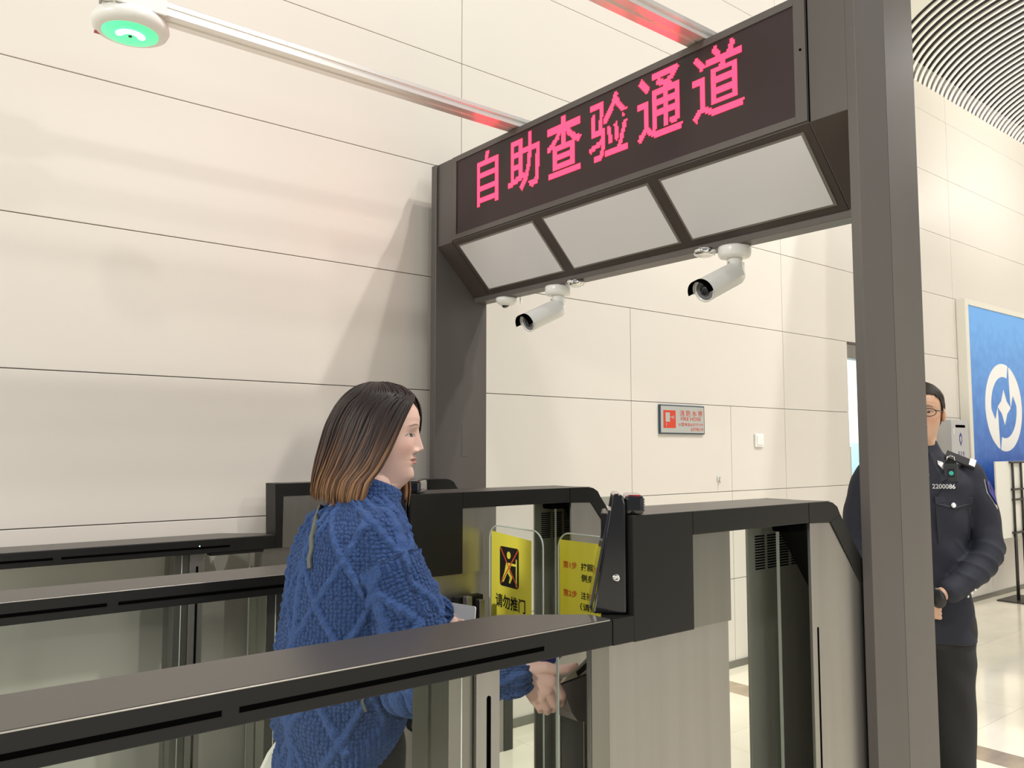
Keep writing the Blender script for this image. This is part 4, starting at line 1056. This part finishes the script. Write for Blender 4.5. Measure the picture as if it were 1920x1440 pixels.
# turtleneck collar
cbm = bmesh.new(); n = 72; prof = [(.066, -.045), (.070, -.02), (.070, .0), (.069, .025), (.066, .043), (.060, .049), (.053, .044), (.050, .02)]
CA = Vector((1.016, 1.806, 1.350)); CT = Matrix.Rotation(.36, 3, 'Y')
R_ = []
for i in range(n):
    t = 2*PI*i/n; rib_ = .0022*math.copysign(1, math.sin(t*30)) if True else 0
    R_.append([cbm.verts.new(CA+CT @ Vector(((r+rib_*(.4+.6*(1 if j < 5 else 0)))*math.cos(t)*1.05, (r+rib_)*math.sin(t), z_))) for j, (r, z_) in enumerate(prof)])
for i in range(n):
    for j in range(len(prof)-1): cbm.faces.new((R_[i][j], R_[(i+1) % n][j], R_[(i+1) % n][j+1], R_[i][j+1]))
col_ = bm_obj('collar', cbm, M['knit'], woman, smooth=True); Vc = np.array([v.co[:] for v in col_.data.vertices])
set_attr(col_, 'knit', np.stack([np.arctan2(Vc[:, 1]-1.806, Vc[:, 0]-1.03)*.075, Vc[:, 2], np.full(len(Vc), .35)], 1)); wl(col_)
# trousers and shoes
pb_ = bmesh.new(); ringloft(pb_, [(.958, 1.82, .70, .105, .165, TR), (.960, 1.82, .80, .118, .178, TR), (.962, 1.82, .93, .115, .170, TR)], 30)
for yy in (-.095, .095): chain(pb_, [(.965, 1.82+yy, .80), (.985, 1.82+yy*1.05, .48), (.955, 1.82+yy*1.05, .11)], [.098, .068, .052], 20)
V, Fc, _ = remeshed(pb_, .011, 5); wl(mesh_obj('trousers', V, Fc, M['pants'], woman, smooth=True))
for yy in (-.105, .105):
    sb = bmesh.new(); chain(sb, [(.93, 1.82+yy, .05), (1.0, 1.82+yy*1.03, .045), (1.09, 1.81+yy*1.1, .035)], [.045, .042, .032])
    V, Fc, _ = remeshed(sb, .008, 2); V[:, 2] = np.maximum(V[:, 2], 0.001); wl(mesh_obj('shoe', V, Fc, M['shoe'], woman, smooth=True))
def surf(o, u, v, off=.004):
    """point on the visible side of o along the sight line through (u, v)"""
    from mathutils.bvhtree import BVHTree
    if o.name not in _bv: _bv[o.name] = BVHTree.FromObject(o, bpy.context.evaluated_depsgraph_get())
    d, _q = ray_dir(u, v); base = Matrix.Translation(WO if o is jum else Vector((0, 0, 0)))
    r = _bv[o.name].ray_cast(Vector((0, 0, CAM_H))-(WO if o is jum else Vector((0, 0, 0))), d.normalized())
    if r[0] is None: return None
    return r[0]+(WO if o is jum else Vector((0, 0, 0)))+r[1]*off, r[1]
_bv = {}
bpy.context.view_layer.update()
def ribbon(name, pix, wd, m, parent, o, th=.003):
    P_ = [surf(o, u, v, .0065) for u, v in pix]; P_ = [p for p in P_ if p]
    if len(P_) < 2: return None
    bm = bmesh.new(); R_ = []; nav = sum((p_[1] for p_ in P_), Vector()).normalized()
    P_ = [(p_[0], nav) for p_ in P_]
    for i, (p, nn) in enumerate(P_):
        d = (P_[min(i+1, len(P_)-1)][0]-P_[max(i-1, 0)][0]).normalized(); s_ = d.cross(nn).normalized()
        R_.append([bm.verts.new(p+s_*a_*wd+nn*b_) for a_, b_ in ((-.5, -.006), (.5, -.006), (.5, th), (-.5, th))])
    for i in range(len(R_)-1):
        for k in range(4): bm.faces.new((R_[i][k], R_[i][(k+1) % 4], R_[i+1][(k+1) % 4], R_[i+1][k]))
    bm.faces.new(R_[0][::-1]); bm.faces.new(R_[-1]); return bm_obj(name, bm, m, parent)
# handbag: strap over the back, black body at the near hip
bag = thing('handbag', 'small black shoulder bag with a grey strap hanging at the woman\'s hip', 'bag', (1.06, 1.62, .80))
bi = Matrix.Translation(-Vector((1.06, 1.62, .80)))
r_ = ribbon('strap', [(600, 952), (596, 968), (592, 990), (588, 1010), (585, 1030), (584, 1050), (584, 1066)], .0085, M['strap'], bag, jum)
if r_: r_.data.transform(bi)
r_ = ribbon('strap', [(677, 1296), (680, 1306), (682, 1318), (683, 1330)], .006, M['strap'], bag, jum)
if r_: r_.data.transform(bi)
bgm = bmesh.new(); pc = at(792, 1352, 1.93)
for k, (u, v, r) in enumerate([(768, 1345, .014), (775, 1366, .024), (790, 1376, .030), (808, 1366, .026), (818, 1340, .018), (822, 1320, .012)]): pass
chain(bgm, [at(766, 1340, 1.93), at(775, 1356, 1.93), at(790, 1363, 1.93), (at(806, 1354, 1.93)), at(812, 1335, 1.93), at(808, 1322, 1.95)], [.010, .018, .022, .020, .016, .012])
V, Fc, _ = remeshed(bgm, .004, 2); q = mesh_obj('bag_body', V, Fc, M['blackg'], bag, smooth=True); q.data.transform(bi)
q = tube('ring', [at(756+5.5*math.cos(t), 1331+7*math.sin(t), 1.915) for t in np.linspace(0, 2*PI, 13)], .0016, M['chrome'], bag, 8); q.data.transform(bi)
q = tube('clasp', [at(757, 1338, 1.915), at(764, 1343, 1.915), at(769, 1339, 1.915)], .002, M['chrome'], bag, 8); q.data.transform(bi)
# white tote behind her
tb = bmesh.new(); A0 = at(545, 1352, 2.16)
pl_ = [(545, 1350), (572, 1372), (585, 1440), (590, 1530), (470, 1530), (482, 1450), (500, 1412)]
f0 = [tb.verts.new(at(u, v, 2.14)) for u, v in pl_]; f1_ = [tb.verts.new(at(u+6, v, 2.20)) for u, v in pl_]
tb.faces.new(f0); tb.faces.new(f1_[::-1])
for i in range(len(pl_)): j = (i+1) % len(pl_); tb.faces.new((f0[i], f1_[i], f1_[j], f0[j]))
bmesh.ops.subdivide_edges(tb, edges=tb.edges[:], cuts=1)
tote = bm_obj('tote_bag', tb, M['tote'], None, smooth=False); tote.modifiers.new('b', 'BEVEL').width = .008
tag(tote, 'white canvas tote hanging behind the woman\'s hip', 'bag')
# white card or phone in her left hand
card = thing('ticket', 'white card the woman holds up in her left hand', 'card', at(866, 1152, 2.255))
c0 = at(866, 1152, 2.255)
cu, cv = (at(895, 1140, 2.24)-at(841, 1131, 2.28)).normalized(), (at(841, 1131, 2.28)-at(838, 1165, 2.27)).normalized()
poly_obj('sheet', rrect(-.040, -.040, .042, .026, .006), (0, 0, 0), cu, cv, M['paper'], card, th=.004)
# white drawstring at the collar
q = tube('drawstring', [at(722, 951, 1.99), at(728, 954, 1.985), at(731, 962, 1.985)], .0032, M['paper'], woman, 8); q.data.transform(Wl)

# ---------------------------------------------------------------- the officer
OO = Vector((3.53, 1.643, 0)); OR = math.radians(207)
off = thing('person', 'man in a dark navy uniform and glasses standing half hidden behind the thick post', 'person', OO, OR)
SKM = (.60, .36, .24)
mv, mf, mc = make_head(SKM, (.42, .19, .15), .0042, True)
OHM = Matrix.Translation((.0, .022, 1.515)) @ Matrix.Rotation(math.radians(-4), 4, 'Z')
mv = mv*np.array([.97, .97, .985]); mv0 = mv.copy(); mv = xf(mv, OHM)
ob = bmesh.new()
chain(ob, [(-.02, 0, 1.42), (-.02, 0, 1.2), (-.01, 0, .95)], [.08, .11, .11])
for yy in (-.10, .10): chain(ob, [(-.01, yy, .88), (0, yy*1.1, .48), (-.02, yy*1.1, .09), (.08, yy*1.3, .04)], [.08, .05, .036, .03])
for sg_ in (-1, 1): chain(ob, [(-.02, .20*sg_, 1.38), (-.03, .25*sg_, 1.15), (-.015, .258*sg_, 1.085), (.04, .230*sg_, 1.02), (.19, .08*sg_, .93)], [.04, .036, .036, .036, .025])
ov, of_, _ = remeshed(ob, .014, 2)
oh = bmesh.new()   # hands one over the other in front
for sg_, dz in ((1, 0), (-1, -.025)):
    chain(oh, [(.19, .085*sg_, .925+dz), (.215, .045*sg_, .905+dz), (.225, .01*sg_, .892+dz)], [.027, .026, .022])
    for k in range(4): chain(oh, [(.228, .012*sg_, .910+dz-.015*k), (.240, -.025*sg_, .905+dz-.016*k), (.230, -.050*sg_, .900+dz-.016*k)], [.0105, .0098, .0085])
    chain(oh, [(.225, .045*sg_, .92+dz), (.245, .02*sg_, .932+dz), (.250, -.005*sg_, .932+dz)], [.012, .0105, .009])
hv2, hf2, _ = remeshed(oh, .004, 2)
# ears join the head shell
er = bmesh.new()
for sg_ in (1, -1): ball(er, (-.012, .022+.083*sg_, 1.515+.105), .030, (.55, .30, 1.0), Matrix.Rotation(.25*sg_, 3, 'Z'))
ev_, ef_, _ = remeshed(er, .004, 2)
joined('body', [(mv, mf, mc), (ov, of_, tone(ov, SKM)), (hv2, hf2, tone(hv2, SKM)), (ev_, ef_, tone(ev_, (.60, .33, .22)))], M['skin'], off)
# short hair cap
nzz = mv0.reshape(-1, 200, 3); Vh, Fh = [], []
idx = {}
lv = nzz.shape[0]
def hairline(x, y):
    a = math.degrees(math.atan2(abs(y), x))
    return float(np.interp(a, [0, 35, 48, 62, 75, 86, 100, 125, 180], [.186, .184, .170, .160, .128, .118, .090, .050, .035]))
for i in range(lv):
    for k in range(200):
        x, y, z = nzz[i, k]; hl = hairline(x+.01, y); 
        if z > hl: idx[(i, k)] = len(Vh); g = .004+.010*min(1, (z-hl)/.05)+.004*max(0, math.sin(z*200+k)); r = np.array([x+.01, y, max(0, (z-.12))*1.1]); r /= np.linalg.norm(r)+1e-9; Vh.append(np.array([x, y, z])+r*g)
for i in range(lv-1):
    for k in range(200):
        q4 = [(i, k), (i, (k+1) % 200), (i+1, (k+1) % 200), (i+1, k)]
        if all(q_ in idx for q_ in q4): Fh.append(tuple(idx[q_] for q_ in q4))
Fh.append(tuple(idx[(lv-1, k)] for k in range(200)))
ho = mesh_obj('hair', xf(np.array(Vh), OHM), Fh, M['hair_b'], off, smooth=True); so = ho.modifiers.new('s', 'SOLIDIFY'); so.thickness = .006; so.offset = -1
set_attr(ho, 'strand', np.stack([np.arange(len(Vh)) % 97, np.zeros(len(Vh)), np.zeros(len(Vh))], 1))
# spectacles
gl = tube('spectacles', [xf(np.array([p]), OHM)[0] for p in [(-.015, .079, .118), (.03, .079, .119), (.075, .066, .119), (.092, .052, .121)]], .0022, M['eyew'], off, 8)
for sg_ in (1, -1):
    c_ = [(.097-.012*abs(math.cos(t)*.5+.5 if sg_ > 0 else -math.cos(t)*.5+.5), sg_*.032+.025*math.cos(t), .113+.016*math.sin(t)) for t in np.linspace(0, 2*PI, 25)]
    tube('rim', [xf(np.array([p]), OHM)[0] for p in c_], .0018, M['eyew'], gl, 6)
tube('rim', [xf(np.array([p]), OHM)[0] for p in [(.099, -.010, .118), (.103, 0, .121), (.099, .010, .118)]], .0016, M['eyew'], gl, 6)
# jacket
jb = bmesh.new()
ringloft(jb, [(-.01, 0, .70, .140, .205, 0), (-.01, 0, .80, .140, .200, 0), (-.01, 0, .95, .128, .182, 0), (-.01, 0, 1.10, .125, .185, 0), (-.01, 0, 1.25, .130, .205, 0), (-.012, 0, 1.34, .122, .222, 0), (-.018, 0, 1.385, .100, .205, 0), (-.02, .004, 1.425, .082, .150, 0), (-.02, .01, 1.458, .068, .095, 0), (-.02, .016, 1.490, .064, .070, 0), (-.02, .018, 1.506, .062, .064, 0)], 40, 2.4)
for sg_ in (1, -1):
    chain(jb, [(-.02, .200*sg_, 1.368), (-.028, .232*sg_, 1.28), (-.032, .255*sg_, 1.17), (-.02, .262*sg_, 1.09), (.03, .240*sg_, 1.03), (.11, .165*sg_, .965), (.18, .098*sg_, .925)], [.062, .066, .064, .064, .062, .054, .046], 24)
V, Fc, Nn = remeshed(jb, .007, 8, .6)
wr_ = .009*((1-np.abs(np.sin((V[:, 2]*1.0-V[:, 0]*.8+np.abs(V[:, 1])*.5)*38+1.2*np.sin(V[:, 0]*18+V[:, 2]*9))))**1.6-.25)*np.clip(1-np.abs(V[:, 2]-1.03)/.13, 0, 1)*(np.abs(V[:, 1])-.13 > 0)
wr_ += .003*np.sin(V[:, 2]*40+V[:, 1]*30)
V = V+Nn*wr_[:, None]; V[:, 1] *= .95; V[:, 2] += .012*np.clip((V[:, 2]-1.42)/.06, 0, 1); jac = mesh_obj('jacket', V, Fc, M['navy'], off, smooth=True)
bpy.context.view_layer.update()
from mathutils.bvhtree import BVHTree
jbv = BVHTree.FromObject(jac, bpy.context.evaluated_depsgraph_get())
def jf(y, z, e=.001):
    r = jbv.ray_cast(Vector((1, y, z)), Vector((-1, 0, 0))); return (r[0]+r[1]*e, r[1]) if r[0] else (Vector((.13, y, z)), Vector((1, 0, 0)))
def patch(name, pts, m, e0=.001, e1=.004, label=None):
    """thin appliqué following the front of the jacket"""
    bm = bmesh.new(); a = [bm.verts.new(jf(y, z, e0-.004)[0]) for y, z in pts]; b = [bm.verts.new(jf(y, z, e1)[0]) for y, z in pts]
    n = len(pts); bm.faces.new(a[::-1]); bm.faces.new(b)
    for i in range(n): j = (i+1) % n; bm.faces.new((a[i], a[j], b[j], b[i]))
    bmesh.ops.triangulate(bm, faces=bm.faces[:]); return bm_obj(name, bm, m, off, label=label)
patch('shirt', [(-.035, 1.44), (.06, 1.455), (.035, 1.36), (.01, 1.27), (-.02, 1.36)], M['paper'], .001, .003)
patch('tie', [(.0, 1.42), (.03, 1.42), (.026, 1.34), (.012, 1.27), (.0, 1.34)], M['navy_t'], .003, .006)
for sg_ in (1, -1):
    yl = lambda v: .012+sg_*(v)
    patch('lapel', [(yl(.030), 1.462), (yl(.062), 1.448), (yl(.098), 1.36), (yl(.072), 1.345), (yl(.070), 1.325), (yl(.004), 1.22), (yl(.004), 1.26)], M['navy'], .002, .009)
patch('lapel_badge', [(.068, 1.425), (.084, 1.418), (.104, 1.395), (.100, 1.384), (.086, 1.392), (.070, 1.410)], M['silver'], .008, .014, 'silver collar badge')
# pocket with flap and button
patch('pocket', [(.055, 1.245), (.185, 1.245), (.180, 1.10), (.060, 1.10)], M['navy'], .001, .004)
patch('pocket_flap', [(.052, 1.285), (.190, 1.285), (.188, 1.262), (.120, 1.238), (.054, 1.258)], M['navy'], .003, .009)
def stud(name, y, z, r, m):
    p, nn = jf(y, z, .006); return lathe(name, [(r, 0), (r*.95, .003), (r*.5, .005)], m, off, p, nn, 16)
stud('button', .118, 1.252, .011, M['silver'])
for k in range(3): stud('cuff_button', .148+.014*k, .910+.012*k, .0055, M['silver'])
# number badge
def on_front(name, body, y, z, wd, h, m):
    V, Fc = text_geom(body, 1.0, .02); lo, hi = V.min(0), V.max(0); s_ = hi-lo; vv = []
    for v in V:
        yy = y+((v[0]-lo[0])/s_[0]-.5)*wd; zz_ = z+((v[1]-lo[1])/s_[1]-.5)*h; vv.append(jf(yy, zz_, .0)[0]+Vector((.012, 0, 0)))
    return mesh_obj(name, vv, Fc, m, off)
on_front('number_badge', '2200086', .088, 1.328, .084, .019, M['silver'])
# body camera
bc = thing('body_camera', 'black body-worn camera with a small teal screen clipped on the officer\'s chest', 'body camera', (0, 0, 0))
pc_, nn_ = jf(.118, 1.395, .0)
Rz = Matrix.Translation(OO) @ Matrix.Rotation(OR, 4, 'Z')
def bco(o): o.data.transform(Matrix.Translation(pc_+Vector((.010, 0, 0))) @ Matrix.Scale(.88, 4)); return o
bc.matrix_world = Rz
bco(box('case', (0, -.030, -.055), (.026, .030, .030), M['dev'], bc, bev=.005)); bco(box('screen', (.0255, -.016, -.036), (.0275, .016, .004), M['lens'], bc, bev=.001))
bco(lathe('crest', [(.010, 0), (.010, .0008)], M['teal'], bc, (.0274, 0, -.016), (1, 0, 0), 14)); bco(box('button_row', (.012, -.022, .030), (.026, .022, .040), M['black'], bc, bev=.002))
bco(tube('clip', [(.016, -.016, .036), (.016, -.014, .056), (.016, 0, .064), (.016, .014, .056), (.016, .016, .036)], .0035, M['chrome'], bc, 8))
# shoulder boards, sleeve patch
for sg_ in (1, -1):
    eb = bmesh.new(); add_box(eb, (-.028, -.058, -.004), (.028, .058, .004), .002, Matrix.Rotation(-.42*sg_, 3, 'X') @ Matrix.Rotation(.55, 3, 'Y')); 
    for v in eb.verts: v.co += Vector((.012, .160*sg_, 1.434))
    e_ = bm_obj('shoulder_board', eb, M['navy_t'], off)
    sb2 = bmesh.new(); add_box(sb2, (-.026, -.012, .0038), (.026, .012, .0075), .001, Matrix.Rotation(-.42*sg_, 3, 'X') @ Matrix.Rotation(.55, 3, 'Y'))
    for v in sb2.verts: v.co += Vector((.014, .202*sg_, 1.417))
    bm_obj('stripe', sb2, M['silver'], e_)
def side_patch(name, pts, m, e):
    bm = bmesh.new(); vs2 = []; d = Vector((-.55, -.83, 0)).normalized()
    for s2, z in pts:
        o_ = Vector((.5, 1.0, z))+Vector((.83, -.55, 0))*s2*1.0
        o_ = Vector((-.028, .226, z))-d*1.0+Vector((.83, -.55, 0)).normalized()*s2
        r = jbv.ray_cast(o_, d)
        vs2.append((r[0]+r[1]*e) if r[0] else o_+d*.95)
    a = [bm.verts.new(v+d*.004) for v in vs2]; b = [bm.verts.new(v) for v in vs2]; n = len(pts)
    bm.faces.new(a); bm.faces.new(b[::-1])
    for i in range(n): j = (i+1) % n; bm.faces.new((a[i], b[i], b[j], a[j]))
    return bm_obj(name, bm, m, off)
side_patch('sleeve_patch', [(-.030, 1.355), (.030, 1.355), (.034, 1.30), (0, 1.235), (-.032, 1.30)], M['silver'], .004)
side_patch('patch_field', [(-.022, 1.345), (.022, 1.345), (.025, 1.303), (0, 1.255), (-.025, 1.303)], M['bluep'], .006)
# cap or gloves held in the hands
hat = bmesh.new(); ball(hat, (.243, .040, .905), .042, (.30, .75, 1.0), Matrix.Rotation(.5, 3, 'X')); q = bm_obj('gloves', hat, M['shoe'], None, smooth=True); q.matrix_world = Rz
tag(q, 'black leather gloves held in the officer\'s clasped hands', 'gloves')
# trousers, shoes
tb2 = bmesh.new(); ringloft(tb2, [(-.01, 0, .68, .115, .165, 0), (-.01, 0, .80, .125, .172, 0), (-.01, 0, .92, .11, .16, 0)], 30)
for yy in (-.098, .098): chain(tb2, [(-.005, yy, .78), (.01, yy*1.05, .48), (.0, yy*1.05, .10)], [.100, .078, .070], 22)
V, Fc, Nn = remeshed(tb2, .011, 5); V = V+Nn*(.0025*np.sin(V[:, 2]*31+V[:, 1]*50+2*np.sin(V[:, 2]*9)))[:, None]; mesh_obj('trousers', V, Fc, M['navy_t'], off, smooth=True)
for yy in (-.105, .105):
    sb = bmesh.new(); chain(sb, [(-.04, yy, .05), (.05, yy*1.1, .045), (.15, yy*1.3, .036)], [.045, .044, .035])
    V, Fc, _ = remeshed(sb, .008, 2); V[:, 2] = np.maximum(V[:, 2], 0.001); mesh_obj('shoe', V, Fc, M['shoe'], off, smooth=True)
